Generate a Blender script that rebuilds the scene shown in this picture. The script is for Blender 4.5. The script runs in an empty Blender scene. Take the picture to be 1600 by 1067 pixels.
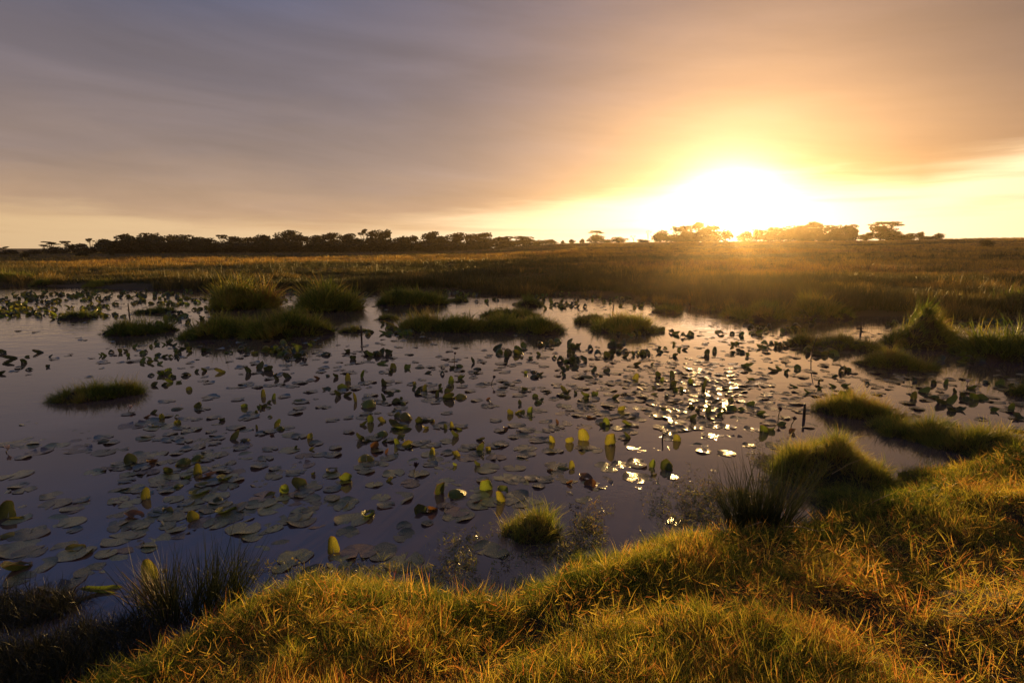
import bpy, math, random
import numpy as np
R = math.radians
C = bpy.context.scene.collection
scene = bpy.context.scene
rng = np.random.default_rng(7)
random.seed(7)

# ------------------------------------------------------------------ camera
CAM_H = 2.2
FPX = 889.0                      # focal length in photo pixels (1600 wide)
PITCH = R(9.3)
cam = bpy.data.cameras.new('camera'); camo = bpy.data.objects.new('camera', cam); C.objects.link(camo)
cam.sensor_width = 36; cam.lens = 36 * FPX / 1600; cam.clip_start = 0.05; cam.clip_end = 12000
camo.location = (0, 0, CAM_H); camo.rotation_euler = (math.pi / 2 - PITCH, 0, 0)
scene.camera = camo

def ray(px, py):
    x = (px - 800) / FPX; y = (533.5 - py) / FPX
    return np.array([x, math.cos(PITCH) + y * math.sin(PITCH), y * math.cos(PITCH) - math.sin(PITCH)])
def G(px, py, z=0.0):
    "where the sight line of a surveyed photo point meets the level z"
    d = ray(px, py); t = (z - CAM_H) / d[2]
    return np.array([d[0] * t, d[1] * t, z])
def depth_of(p):                 # distance along the optical axis
    return p[1] * math.cos(PITCH) - (p[2] - CAM_H) * math.sin(PITCH)
def az_of(px): return math.atan2((px - 800) / FPX, 1.0)

# ------------------------------------------------------------------ light
SUN_AZ, SUN_EL = R(20.6), R(2.6)
sund = np.array([math.sin(SUN_AZ) * math.cos(SUN_EL), math.cos(SUN_AZ) * math.cos(SUN_EL), math.sin(SUN_EL)])
sl = bpy.data.lights.new('sun', 'SUN'); sl.energy = 5.0; sl.angle = R(0.55); sl.color = (1.0, 0.60, 0.19)
so = bpy.data.objects.new('sun', sl); C.objects.link(so)
import mathutils
so.rotation_euler = mathutils.Vector(tuple(sund)).to_track_quat('Z', 'Y').to_euler()
so.location = (60, 160, 40)

class NT:
    def __init__(s, tree): s.t = tree; s.n = tree.nodes; s.l = tree.links
    def node(s, typ, **kw):
        n = s.n.new(typ)
        for k, v in kw.items(): setattr(n, k, v)
        return n
    def put(s, sock, v):
        if isinstance(v, bpy.types.NodeSocket): s.l.new(v, sock)
        elif v is not None:
            if hasattr(sock.default_value, '__len__') and isinstance(v, (tuple, list)) and len(v) == 3 and len(sock.default_value) == 4: v = (*v, 1)
            sock.default_value = v
    def m(s, op, a, b=None, c=None, clamp=False):
        n = s.node('ShaderNodeMath', operation=op); n.use_clamp = clamp
        s.put(n.inputs[0], a)
        if b is not None: s.put(n.inputs[1], b)
        if c is not None: s.put(n.inputs[2], c)
        return n.outputs[0]
    def vm(s, op, a, b=None, sc=None):
        n = s.node('ShaderNodeVectorMath', operation=op); s.put(n.inputs[0], a)
        if b is not None: s.put(n.inputs[1], b)
        if sc is not None: s.put(n.inputs['Scale'], sc)
        return n.outputs['Value'] if op in ('DOT_PRODUCT', 'LENGTH') else n.outputs[0]
    def mix(s, f, a, b, mode='MIX'):
        n = s.node('ShaderNodeMix', data_type='RGBA', blend_type=mode); n.clamp_result = False
        s.put(n.inputs[0], f); s.put(n.inputs[6], a); s.put(n.inputs[7], b)
        return n.outputs[2]
    def ramp(s, f, stops, interp='LINEAR'):
        n = s.node('ShaderNodeValToRGB'); cr = n.color_ramp; cr.interpolation = interp
        while len(cr.elements) < len(stops): cr.elements.new(0.5)
        for e, (p, c) in zip(cr.elements, stops):
            e.position = p; e.color = (*c, 1) if len(c) == 3 else c
        s.put(n.inputs[0], f); return n.outputs[0]
    def noise(s, vec, scale, detail=3, rough=0.5, dist=0.0):
        n = s.node('ShaderNodeTexNoise'); s.put(n.inputs['Vector'], vec); n.inputs['Scale'].default_value = scale
        n.inputs['Detail'].default_value = detail; n.inputs['Roughness'].default_value = rough; n.inputs['Distortion'].default_value = dist
        return n.outputs[0]
    def smooth(s, x, a, b):
        n = s.node('ShaderNodeMapRange', interpolation_type='SMOOTHSTEP'); s.put(n.inputs[0], x)
        s.put(n.inputs[1], a); s.put(n.inputs[2], b); return n.outputs[0]
    def comb(s, x, y, z):
        n = s.node('ShaderNodeCombineXYZ'); s.put(n.inputs[0], x); s.put(n.inputs[1], y); s.put(n.inputs[2], z); return n.outputs[0]

def lin(*c): return tuple((v / 255 / 12.92 if v / 255 <= 0.04045 else ((v / 255 + 0.055) / 1.055) ** 2.4) for v in c)

def make_world():
    w = bpy.data.worlds.new('World'); scene.world = w; w.use_nodes = True
    t = NT(w.node_tree); w.node_tree.nodes.clear()
    out = t.node('ShaderNodeOutputWorld'); bg = t.node('ShaderNodeBackground')
    t.l.new(bg.outputs[0], out.inputs[0])
    bg.inputs['Strength'].default_value = 0.1
    sky = t.node('ShaderNodeTexSky', sky_type='NISHITA'); sky.sun_disc = False
    sky.sun_elevation = SUN_EL; sky.sun_rotation = SUN_AZ; sky.dust_density = 2.0; sky.air_density = 1.2
    tc = t.node('ShaderNodeTexCoord'); d = t.vm('NORMALIZE', tc.outputs['Generated'])
    sp = t.node('ShaderNodeSeparateXYZ'); t.l.new(d, sp.inputs[0]); x, y, z = sp.outputs
    el = t.m('MULTIPLY', t.m('ARCSINE', z), 57.2958)
    az = t.m('MULTIPLY', t.m('ARCTAN2', x, y), 57.2958)
    a = t.m('SUBTRACT', az, math.degrees(SUN_AZ))
    th = t.m('MULTIPLY', t.m('ARCCOSINE', t.m('MINIMUM', t.vm('DOT_PRODUCT', d, tuple(sund)), 1.0)), 57.2958)
    # the overcast deck, seen from below: dim and bluish overhead, warm where it thins towards the horizon
    plane = t.m('ADD', t.m('MAXIMUM', z, 0.0), 0.06)
    pv = t.comb(t.m('DIVIDE', x, plane), t.m('DIVIDE', y, plane), 0.0)
    n1 = t.noise(pv, 0.35, 5, 0.5, 0.4)
    av = t.comb(t.m('MULTIPLY', az, 0.035), t.m('MULTIPLY', el, 0.22), 3.1)
    n2 = t.noise(av, 1.0, 5, 0.55, 0.6)
    n3 = t.noise(t.comb(t.m('MULTIPLY', az, 0.05), t.m('MULTIPLY', el, 0.5), 8.0), 1.6, 4, 0.6, 0.3)
    e2 = t.m('ADD', el, t.m('MULTIPLY', t.m('SUBTRACT', n2, 0.5), 6.0))
    deck = t.ramp(t.m('DIVIDE', e2, 45.0), [(0.0, lin(214, 170, 122)), (0.07, lin(186, 151, 122)), (0.17, lin(148, 126, 118)), (0.30, lin(119, 106, 111)), (0.50, lin(100, 93, 106)), (1.0, lin(88, 83, 100))])
    blue = t.m('MULTIPLY', t.smooth(t.m('MULTIPLY', az, -1.0), 2.0, 34.0), t.smooth(el, 15.0, 29.0))
    deck = t.mix(blue, deck, lin(62, 88, 134))
    # the deck is browner on the sun's far side
    side = t.smooth(a, -12.0, 24.0)
    deck = t.mix(side, deck, t.mix(0.85, deck, (0.90, 0.70, 0.54), 'MULTIPLY'))
    mod = t.m('ADD', 0.56, t.m('ADD', t.m('MULTIPLY', n1, 0.45), t.m('MULTIPLY', n2, 0.38)))
    mod = t.m('MULTIPLY', mod, t.m('ADD', 0.72, t.m('MULTIPLY', t.noise(t.comb(t.m('MULTIPLY', t.m('ADD', az, t.m('MULTIPLY', el, -2.0)), 0.035), t.m('MULTIPLY', t.m('ADD', el, t.m('MULTIPLY', az, 0.12)), 0.30), 15.0), 1.0, 6, 0.6, 0.6), 0.55)))
    deck = t.vm('MULTIPLY', t.vm('SCALE', deck, sc=mod), (0.80, 0.835, 0.86))
    # light spreading through the cloud round the sun
    ys = t.m('DIVIDE', th, 1.0)
    g1 = t.m('MULTIPLY', 9.0, t.m('EXPONENT', t.m('MULTIPLY', th, -0.60)))
    g2 = t.m('MULTIPLY', 0.58, t.m('EXPONENT', t.m('MULTIPLY', t.m('POWER', t.m('DIVIDE', th, 16.0), 2.0), -1.0)))
    g3 = t.m('MULTIPLY', 0.10, t.m('EXPONENT', t.m('MULTIPLY', t.m('POWER', t.m('DIVIDE', th, 24.0), 2.0), -1.0)))
    glow = t.vm('ADD', t.vm('ADD', t.vm('SCALE', (1.0, 0.83, 0.70), sc=g1), t.vm('SCALE', (1.0, 0.50, 0.14), sc=g2)), t.vm('SCALE', (1.0, 0.60, 0.25), sc=g3))
    dn = t.noise(t.comb(t.m('MULTIPLY', t.m('ADD', az, t.m('MULTIPLY', el, -2.2)), 0.03), t.m('MULTIPLY', t.m('ADD', el, t.m('MULTIPLY', az, 0.16)), 0.28), 5.0), 1.0, 6, 0.6, 0.5)
    glow = t.vm('SCALE', glow, sc=t.m('ADD', 0.55, t.m('ADD', t.m('MULTIPLY', n2, 0.4), t.m('MULTIPLY', dn, 0.5))))
    # the clear strip below the deck
    edge = t.m('ADD', t.ramp(t.m('DIVIDE', t.m('ADD', az, 60.0), 120.0), [(0.0, (3.0,) * 3), (0.2, (2.6,) * 3), (0.35, (1.6,) * 3), (0.5, (3.5,) * 3), (0.68, (6.0,) * 3), (0.79, (5.0,) * 3), (0.85, (7.4,) * 3), (1.0, (8.5,) * 3)]), t.m('MULTIPLY', t.m('SUBTRACT', n3, 0.5), 3.2))
    soft = t.ramp(t.m('DIVIDE', t.m('ADD', az, 60.0), 120.0), [(0.0, (1.2,) * 3), (0.5, (1.6,) * 3), (0.8, (2.2,) * 3), (0.88, (0.9,) * 3)])
    strip = t.smooth(t.m('SUBTRACT', edge, el), t.m('MULTIPLY', soft, -1.0), soft)
    streak = t.smooth(t.noise(t.comb(t.m('MULTIPLY', az, 0.06), t.m('MULTIPLY', el, 0.9), 1.0), 1.0, 4, 0.5), 0.52, 0.72)
    strip = t.m('MULTIPLY', strip, t.m('SUBTRACT', 1.0, t.m('MULTIPLY', streak, 0.35)))
    near = t.m('EXPONENT', t.m('MULTIPLY', t.m('ABSOLUTE', a), -0.040))
    sc_ = t.mix(near, (0.50, 0.33, 0.17), (1.3, 1.05, 0.72))
    base = t.mix(strip, deck, sc_)
    col = t.vm('ADD', base, glow)
    col = t.vm('SCALE', col, sc=10.0)            # the Background strength is 0.1
    col = t.vm('ADD', col, t.vm('SCALE', sky.outputs[0], sc=0.12))
    # below the horizon: dull ground colour
    below = t.smooth(el, -3.0, -0.5)
    col = t.mix(below, (0.6, 0.45, 0.3), col)
    t.l.new(col, bg.inputs['Color'])
make_world()
vs = scene.view_settings; vs.view_transform = 'Standard'; vs.look = 'None'; vs.exposure = 0.42; vs.gamma = 1.0; vs.use_curve_mapping = False
cy = scene.cycles
cy.use_denoising = True
cy.max_bounces = 6; cy.diffuse_bounces = 3; cy.glossy_bounces = 3; cy.transmission_bounces = 3; cy.volume_bounces = 0; cy.transparent_max_bounces = 4
cy.sample_clamp_indirect = 4.0
cy.volume_step_rate = 4.0

# ------------------------------------------------------------------ helpers
def tag(o, label=None, cat=None, group=None, kind=None):
    if label: o['label'] = label
    if cat: o['category'] = cat
    if group: o['group'] = group
    if kind: o['kind'] = kind
    return o
def mesh_np(name, V, F, mat=None, attrs=None, smooth=True, uv=None):
    me = bpy.data.meshes.new(name)
    if isinstance(F, np.ndarray): F = F.tolist()
    V = np.asarray(V, dtype=float)
    me.from_pydata(V.tolist(), [], F)
    if attrs:
        for k, v in attrs.items():
            a = me.attributes.new(k, 'FLOAT', 'POINT'); a.data.foreach_set('value', np.asarray(v, dtype=np.float32))
    if smooth: me.polygons.foreach_set('use_smooth', [True] * len(me.polygons))
    if mat: me.materials.append(mat)
    me.update(); return me
def obj(name, me, parent=None, loc=(0, 0, 0), rot=(0, 0, 0), scale=(1, 1, 1), link=True):
    o = bpy.data.objects.new(name, me)
    if link: C.objects.link(o)
    if parent: o.parent = parent
    o.location = loc; o.rotation_euler = rot; o.scale = scale
    return o

def vnoise(x, y, s=1.0, seed=0):
    "smooth value noise on arrays, -1..1"
    x = np.asarray(x, float) * s + seed * 17.13; y = np.asarray(y, float) * s - seed * 9.7
    xi = np.floor(x).astype(np.int64); yi = np.floor(y).astype(np.int64); fx = x - xi; fy = y - yi
    fx = fx * fx * (3 - 2 * fx); fy = fy * fy * (3 - 2 * fy)
    def h(a, b):
        n = (a * 374761393 + b * 668265263 + seed * 974634777) & 0x7fffffff
        n = ((n ^ (n >> 13)) * 1274126177) & 0x7fffffff
        return ((n ^ (n >> 16)) & 0xffff) / 32767.5 - 1
    return (h(xi, yi) * (1 - fx) * (1 - fy) + h(xi + 1, yi) * fx * (1 - fy) + h(xi, yi + 1) * (1 - fx) * fy + h(xi + 1, yi + 1) * fx * fy)
def sst(a, b, x):
    t = np.clip((np.asarray(x, float) - a) / (b - a), 0, 1); return t * t * (3 - 2 * t)

# ------------------------------------------------------------------ terrain
near_px = [(-700, 1190), (-300, 1180), (0, 1130), (110, 1125), (200, 1070), (300, 1015), (400, 955), (480, 922), (560, 914), (640, 920), (700, 934), (790, 948), (850, 930), (900, 906), (1000, 872), (1130, 850), (1200, 838), (1290, 812), (1380, 768), (1440, 745), (1500, 733), (1600, 715), (1800, 690)]
NP = np.array([G(*p)[:2] for p in near_px])
NP = np.vstack([[-80, 0.5], [-12, 1.6], NP[1:], [14, 10.5], [80, 14]])
o_ = np.argsort(NP[:, 0]); NP = NP[o_]
def near_y(x): return np.interp(x, NP[:, 0], NP[:, 1])
def near_sd(x, y):
    "signed distance to the waterline of the bank, positive on land"
    x = np.asarray(x, float); y = np.asarray(y, float)
    s = (near_y(x + 0.25) - near_y(x - 0.25)) / 0.5
    d = (near_y(x) - y) / np.sqrt(1 + s * s)
    return d + 0.10 * vnoise(x, y, 1.7, 3) + 0.05 * vnoise(x, y, 4.5, 4)
far_px = [(-200, 446), (0, 446), (150, 449), (300, 452), (450, 455), (600, 455), (700, 456), (800, 460), (900, 460), (1000, 468), (1060, 475), (1130, 492), (1180, 497), (1250, 499), (1400, 494), (1500, 496), (1600, 500), (1800, 503)]
FA = np.array([az_of(p[0]) for p in far_px]); FR = np.array([np.linalg.norm(G(*p)[:2]) for p in far_px])
def far_r(az): return np.interp(az, FA, FR)
base_px = [(0, 398), (300, 396), (500, 395), (650, 393), (750, 390), (820, 385), (880, 381), (1000, 379), (1150, 378), (1300, 377), (1400, 376), (1480, 374), (1600, 372)]
RT = 205.0
BA = np.array([az_of(p[0]) for p in base_px])
def base_z(px, py):
    d = ray(px, py); return CAM_H + RT * d[2] / math.hypot(d[0], d[1])
BZ = np.array([max(0.1, base_z(*p)) for p in base_px])
def H(x, y):
    x = np.asarray(x, float); y = np.asarray(y, float)
    r = np.hypot(x, y); az = np.arctan2(x, y)
    sd = near_sd(x, y)
    hn = 0.13 * sst(-0.05, 0.30, sd) + 0.24 * sst(0.15, 2.6, sd) + 0.05 * sst(0, 0.4, sd)
    hn = hn + sst(0.2, 1.0, sd) * (0.05 * vnoise(x, y, 1.1, 5) + 0.045 * vnoise(x, y, 2.3, 6) + 0.030 * vnoise(x, y, 6.5, 7)) - 0.35 * sst(0.0, -1.5, sd)
    fs = r - far_r(az) - 0.9 * vnoise(x, y, 0.25, 8) - 0.5 * vnoise(x, y, 0.7, 9)
    zb = np.interp(az, BA, BZ)
    t = np.clip((r - far_r(az)) / (RT - far_r(az)), 0, 1)
    hf = 0.22 * sst(-0.2, 2.0, fs) + (zb - 0.2) * t ** 1.15 - 0.35 * sst(0, -1.5, fs)
    hf = hf + sst(1, 8, fs) * (0.10 * vnoise(x, y, 0.12, 10) + 0.05 * vnoise(x, y, 0.5, 11))
    hf = hf * (1 - 0.0 * t)
    back = sst(260, 420, r)
    hf = hf * (1 - back) + (0.1 + 0.6 * vnoise(x, y, 0.004, 12)) * back
    return np.where(sd > -3, np.maximum(hn, np.where(fs > -3, hf, -0.35)), hf)

# ------------------------------------------------------------------ materials
def new_mat(name):
    m = bpy.data.materials.new(name); m.use_nodes = True; m.node_tree.nodes.clear(); t = NT(m.node_tree)
    out = t.node('ShaderNodeOutputMaterial'); return m, t, out
def bsdf(t, **kw):
    n = t.node('ShaderNodeBsdfPrincipled')
    for k, v in kw.items(): t.put(n.inputs[k], v)
    return n

def grass_mat(name, stops, transl=0.5, rough=0.45, spec=0.35):
    "blade colour from the tuft's own tint and each blade's random number"
    m, t, out = new_mat(name)
    ai = t.node('ShaderNodeAttribute', attribute_type='INSTANCER', attribute_name='tint')
    ab = t.node('ShaderNodeAttribute', attribute_type='GEOMETRY', attribute_name='b')
    at = t.node('ShaderNodeAttribute', attribute_type='GEOMETRY', attribute_name='t')
    f = t.m('ADD', ai.outputs['Fac'], t.m('MULTIPLY', t.m('SUBTRACT', ab.outputs['Fac'], 0.5), 0.42))
    f = t.m('ADD', f, t.m('MULTIPLY', t.m('SUBTRACT', at.outputs['Fac'], 0.6), 0.12), clamp=True)
    col = t.ramp(f, stops)
    val = t.m('ADD', 0.72, t.m('MULTIPLY', t.m('FRACT', t.m('MULTIPLY', ab.outputs['Fac'], 7.31)), 0.56))
    col = t.vm('SCALE', col, sc=val)
    p = bsdf(t, **{'Base Color': col, 'Roughness': rough, 'Specular IOR Level': spec})
    tr = t.node('ShaderNodeBsdfTranslucent'); t.put(tr.inputs[0], t.vm('SCALE', col, sc=1.5))
    mx = t.node('ShaderNodeMixShader'); mx.inputs[0].default_value = transl
    t.l.new(p.outputs[0], mx.inputs[1]); t.l.new(tr.outputs[0], mx.inputs[2]); t.l.new(mx.outputs[0], out.inputs[0])
    return m
M_lawn = grass_mat('bank_grass', [(0.0, (0.05, 0.075, 0.012)), (0.22, (0.13, 0.17, 0.018)), (0.42, (0.36, 0.31, 0.03)), (0.60, (0.55, 0.40, 0.07)), (0.78, (0.50, 0.23, 0.05)), (1.0, (0.32, 0.10, 0.03))], 0.58, 0.5, 0.3)
M_isl = grass_mat('island_grass', [(0.0, (0.045, 0.07, 0.012)), (0.35, (0.12, 0.16, 0.02)), (0.6, (0.26, 0.25, 0.035)), (0.8, (0.36, 0.27, 0.055)), (1.0, (0.26, 0.14, 0.045))], 0.5)
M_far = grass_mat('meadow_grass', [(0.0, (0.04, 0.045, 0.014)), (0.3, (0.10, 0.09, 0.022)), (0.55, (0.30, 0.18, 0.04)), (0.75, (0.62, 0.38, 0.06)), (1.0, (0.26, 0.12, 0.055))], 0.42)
M_rush = grass_mat('rush', [(0.0, (0.025, 0.035, 0.012)), (0.5, (0.055, 0.065, 0.02)), (0.8, (0.16, 0.11, 0.04)), (1.0, (0.34, 0.23, 0.11))], 0.12)
M_weed = grass_mat('floating_weed', [(0.0, (0.10, 0.13, 0.03)), (0.5, (0.28, 0.25, 0.06)), (1.0, (0.42, 0.24, 0.08))], 0.35, 0.15, 1.0)

def ground_material():
    m, t, out = new_mat('ground')
    g = t.node('ShaderNodeNewGeometry'); pos = g.outputs['Position']
    za = t.node('ShaderNodeAttribute', attribute_name='zone')     # 0 near bank, 1 far meadow
    n1 = t.noise(pos, 0.9, 5, 0.6); n2 = t.noise(pos, 9.0, 4, 0.6); n3 = t.noise(pos, 60.0, 3, 0.6)
    near = t.ramp(t.m('ADD', t.m('MULTIPLY', n2, 0.6), t.m('MULTIPLY', n3, 0.4)), [(0.3, (0.018, 0.012, 0.007)), (0.5, (0.05, 0.034, 0.014)), (0.62, (0.10, 0.062, 0.022)), (0.75, (0.06, 0.06, 0.02))])
    nf = t.noise(t.vm('MULTIPLY', pos, (0.25, 1.0, 1.0)), 0.09, 6, 0.62)
    nf2 = t.noise(t.vm('MULTIPLY', pos, (0.35, 1.0, 1.0)), 0.8, 4, 0.6)
    far = t.ramp(t.m('ADD', t.m('MULTIPLY', nf, 0.6), t.m('MULTIPLY', nf2, 0.4)), [(0.3, (0.035, 0.032, 0.012)), (0.48, (0.09, 0.06, 0.022)), (0.6, (0.15, 0.085, 0.032)), (0.72, (0.08, 0.07, 0.02))])
    col = t.mix(za.outputs['Fac'], near, far)
    bm = t.node('ShaderNodeBump'); bm.inputs['Strength'].default_value = 0.8; bm.inputs['Distance'].default_value = 0.03
    t.put(bm.inputs['Height'], n2)
    p = bsdf(t, **{'Base Color': col, 'Roughness': 0.85, 'Specular IOR Level': 0.15}); t.l.new(bm.outputs[0], p.inputs['Normal'])
    t.l.new(p.outputs[0], out.inputs[0]); return m
M_ground = ground_material()

def water_material():
    m, t, out = new_mat('water')
    g = t.node('ShaderNodeNewGeometry'); pos = g.outputs['Position']
    patch = t.noise(t.vm('MULTIPLY', pos, (0.5, 1.0, 1.0)), 0.16, 3, 0.5)
    amp = t.m('ADD', 0.25, t.m('MULTIPLY', t.smooth(patch, 0.40, 0.66), 1.0))
    # calm water among the pads, livelier out in the open
    dist = t.vm('LENGTH', pos)
    amp = t.m('MULTIPLY', amp, t.m('ADD', 0.30, t.m('MULTIPLY', t.smooth(dist, 8.0, 18.0), 1.35)))
    a = t.noise(t.vm('MULTIPLY', pos, (0.55, 1.0, 1.0)), 3.0, 3, 0.5, 0.3)
    b = t.noise(t.vm('MULTIPLY', pos, (0.5, 1.0, 1.0)), 11.0, 3, 0.55, 0.2)
    h = t.m('ADD', t.m('MULTIPLY', a, 1.0), t.m('MULTIPLY', b, 0.35))
    bm = t.node('ShaderNodeBump'); bm.inputs['Distance'].default_value = 0.03
    t.put(bm.inputs['Strength'], t.m('MULTIPLY', amp, 0.27)); t.put(bm.inputs['Height'], h)
    mud = t.mix(t.noise(pos, 0.8, 4, 0.6), (0.085, 0.052, 0.044), (0.13, 0.082, 0.070))
    p = bsdf(t, **{'Base Color': mud, 'Roughness': 0.03, 'IOR': 1.85, 'Specular IOR Level': 0.5})
    t.l.new(bm.outputs[0], p.inputs['Normal']); t.l.new(p.outputs[0], out.inputs[0]); return m
M_water = water_material()

def leaf_mat(name, c1, c2, transl=0.45, rough=0.3, edge=(0.2, 0.08, 0.02), bump=0.6, lo=0.75):
    m, t, out = new_mat(name)
    tc = t.node('ShaderNodeTexCoord'); ra = t.node('ShaderNodeAttribute', attribute_name='rad'); an = t.node('ShaderNodeAttribute', attribute_name='ang')
    oi = t.node('ShaderNodeObjectInfo')
    pos = t.vm('ADD', tc.outputs['Object'], t.vm('SCALE', (13.0, 7.0, 5.0), sc=oi.outputs['Random']))
    n = t.noise(pos, 14.0, 4, 0.6); n2 = t.noise(pos, 45.0, 3, 0.6)
    col = t.mix(t.smooth(n, 0.35, 0.68), c1, c2)
    col = t.vm('SCALE', col, sc=t.m('ADD', lo, t.m('MULTIPLY', t.m('FRACT', t.m('MULTIPLY', oi.outputs['Random'], 5.7)), 1.1 - lo)))
    col = t.mix(t.m('MULTIPLY', t.smooth(n2, 0.66, 0.74), 0.7), col, edge)            # brown spots
    col = t.mix(t.m('MULTIPLY', t.smooth(t.m('ADD', ra.outputs['Fac'], t.m('MULTIPLY', n, 0.12)), 0.97, 1.05), 0.7), col, edge)
    vein = t.m('POWER', t.m('ABSOLUTE', t.m('SINE', t.m('MULTIPLY', an.outputs['Fac'], 9.0))), 14.0)
    vein = t.m('MULTIPLY', vein, t.m('SUBTRACT', 1.0, t.smooth(ra.outputs['Fac'], 0.2, 1.0)))
    col = t.mix(t.m('MULTIPLY', vein, 0.35), col, t.vm('SCALE', c2, sc=1.7))
    bm = t.node('ShaderNodeBump'); bm.inputs['Strength'].default_value = bump; bm.inputs['Distance'].default_value = 0.008
    t.put(bm.inputs['Height'], t.m('ADD', t.m('MULTIPLY', n, 1.5), t.m('ADD', t.m('MULTIPLY', n2, 0.5), t.m('MULTIPLY', vein, -0.25))))
    p = bsdf(t, **{'Base Color': col, 'Roughness': rough, 'Specular IOR Level': 0.5}); t.l.new(bm.outputs[0], p.inputs['Normal'])
    if transl:
        tr = t.node('ShaderNodeBsdfTranslucent'); t.put(tr.inputs[0], t.vm('SCALE', col, sc=1.6)); mx = t.node('ShaderNodeMixShader'); mx.inputs[0].default_value = transl
        t.l.new(p.outputs[0], mx.inputs[1]); t.l.new(tr.outputs[0], mx.inputs[2]); t.l.new(mx.outputs[0], out.inputs[0])
    else: t.l.new(p.outputs[0], out.inputs[0])
    return m
LM = {'y': leaf_mat('leaf_yellow_green', (0.11, 0.14, 0.02), (0.32, 0.27, 0.035), 0.45),
      'g': leaf_mat('leaf_green', (0.09, 0.14, 0.02), (0.20, 0.24, 0.03), 0.48),
      'o': leaf_mat('leaf_dark_olive', (0.045, 0.062, 0.014), (0.085, 0.10, 0.022), 0.32),
      'b': leaf_mat('leaf_brown', (0.10, 0.045, 0.018), (0.22, 0.11, 0.03), 0.3)}
M_pad = leaf_mat('pad_grey_green', (0.13, 0.14, 0.055), (0.26, 0.25, 0.10), 0.0, 0.22, (0.14, 0.08, 0.045), 0.35, 0.3)
M_padb = leaf_mat('pad_reddish', (0.14, 0.085, 0.055), (0.20, 0.13, 0.08), 0.0, 0.18, (0.08, 0.05, 0.03), 0.35, 0.35)

def simple_mat(name, c1, c2, sc=6.0, rough=0.8, transl=0.0, emis=None):
    m, t, out = new_mat(name); tc = t.node('ShaderNodeTexCoord')
    n = t.noise(tc.outputs['Object'], sc, 4, 0.6); col = t.mix(n, c1, c2)
    p = bsdf(t, **{'Base Color': col, 'Roughness': rough, 'Specular IOR Level': 0.25})
    if transl:
        tr = t.node('ShaderNodeBsdfTranslucent'); t.put(tr.inputs[0], col); mx = t.node('ShaderNodeMixShader'); mx.inputs[0].default_value = transl
        t.l.new(p.outputs[0], mx.inputs[1]); t.l.new(tr.outputs[0], mx.inputs[2]); t.l.new(mx.outputs[0], out.inputs[0])
    else: t.l.new(p.outputs[0], out.inputs[0])
    return m
M_soil = simple_mat('island_soil', (0.012, 0.010, 0.006), (0.035, 0.028, 0.012), 8)
M_bark = simple_mat('bark', (0.05, 0.035, 0.022), (0.09, 0.065, 0.04), 3)
M_crown = [simple_mat('crown_dark', (0.035, 0.045, 0.014), (0.075, 0.075, 0.022), 0.5, 0.7, 0.12),
           simple_mat('crown_olive', (0.055, 0.055, 0.018), (0.11, 0.09, 0.028), 0.5, 0.7, 0.12),
           simple_mat('crown_yellow', (0.14, 0.12, 0.02), (0.24, 0.17, 0.03), 0.5, 0.7, 0.2)]
M_wood = simple_mat('wet_wood', (0.02, 0.014, 0.01), (0.06, 0.04, 0.025), 20, 0.5)
M_straw = simple_mat('straw', (0.30, 0.20, 0.09), (0.42, 0.30, 0.14), 20, 0.5, 0.3)
M_stalk = simple_mat('lily_stalk', (0.07, 0.05, 0.02), (0.13, 0.10, 0.03), 20, 0.4)
M_petal = simple_mat('petal', (0.55, 0.42, 0.38), (0.7, 0.58, 0.5), 20, 0.5, 0.4)

# ------------------------------------------------------------------ ground and water
def build_ground():
    azs = np.concatenate([np.linspace(-62, 62, 521), np.linspace(62, 298, 72)[1:-1]])
    rad = np.concatenate([[0.02, 0.4], np.geomspace(0.8, 4200, 400)])
    A, Rr = np.meshgrid(np.radians(azs), rad)
    X = Rr * np.sin(A); Y = Rr * np.cos(A); Z = H(X, Y)
    n, k = A.shape
    idx = np.arange(n * k).reshape(n, k); nx = np.roll(idx, -1, axis=1)
    F = np.stack([idx[:-1], nx[:-1], nx[1:], idx[1:]], -1).reshape(-1, 4)[:, ::-1]
    V = np.stack([X, Y, Z], -1).reshape(-1, 3)
    zone = sst(10, 16, np.hypot(V[:, 0], V[:, 1]))
    o = obj('ground', mesh_np('ground', V, F, M_ground, {'zone': zone})); tag(o, kind='structure')
build_ground()
wv = [(-400, -60, 0), (400, -60, 0), (400, 130, 0), (-400, 130, 0)]
def build_water():
    a = np.radians(np.arange(0, 360, 5)); r0 = [0.5, 10, 60]
    V = [(0, 0, 0)]; F = []
    for rr in (15, 60, 140):
        V += [(rr * math.sin(q), rr * math.cos(q), 0) for q in a]
    n = len(a)
    for i in range(n):
        j = (i + 1) % n
        F.append((0, 1 + j, 1 + i))
        for q in (0, 1): F.append((1 + q * n + i, 1 + q * n + j, 1 + (q + 1) * n + j, 1 + (q + 1) * n + i))
    o = obj('water', mesh_np('water', V, F, M_water)); tag(o, kind='structure')
build_water()

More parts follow.
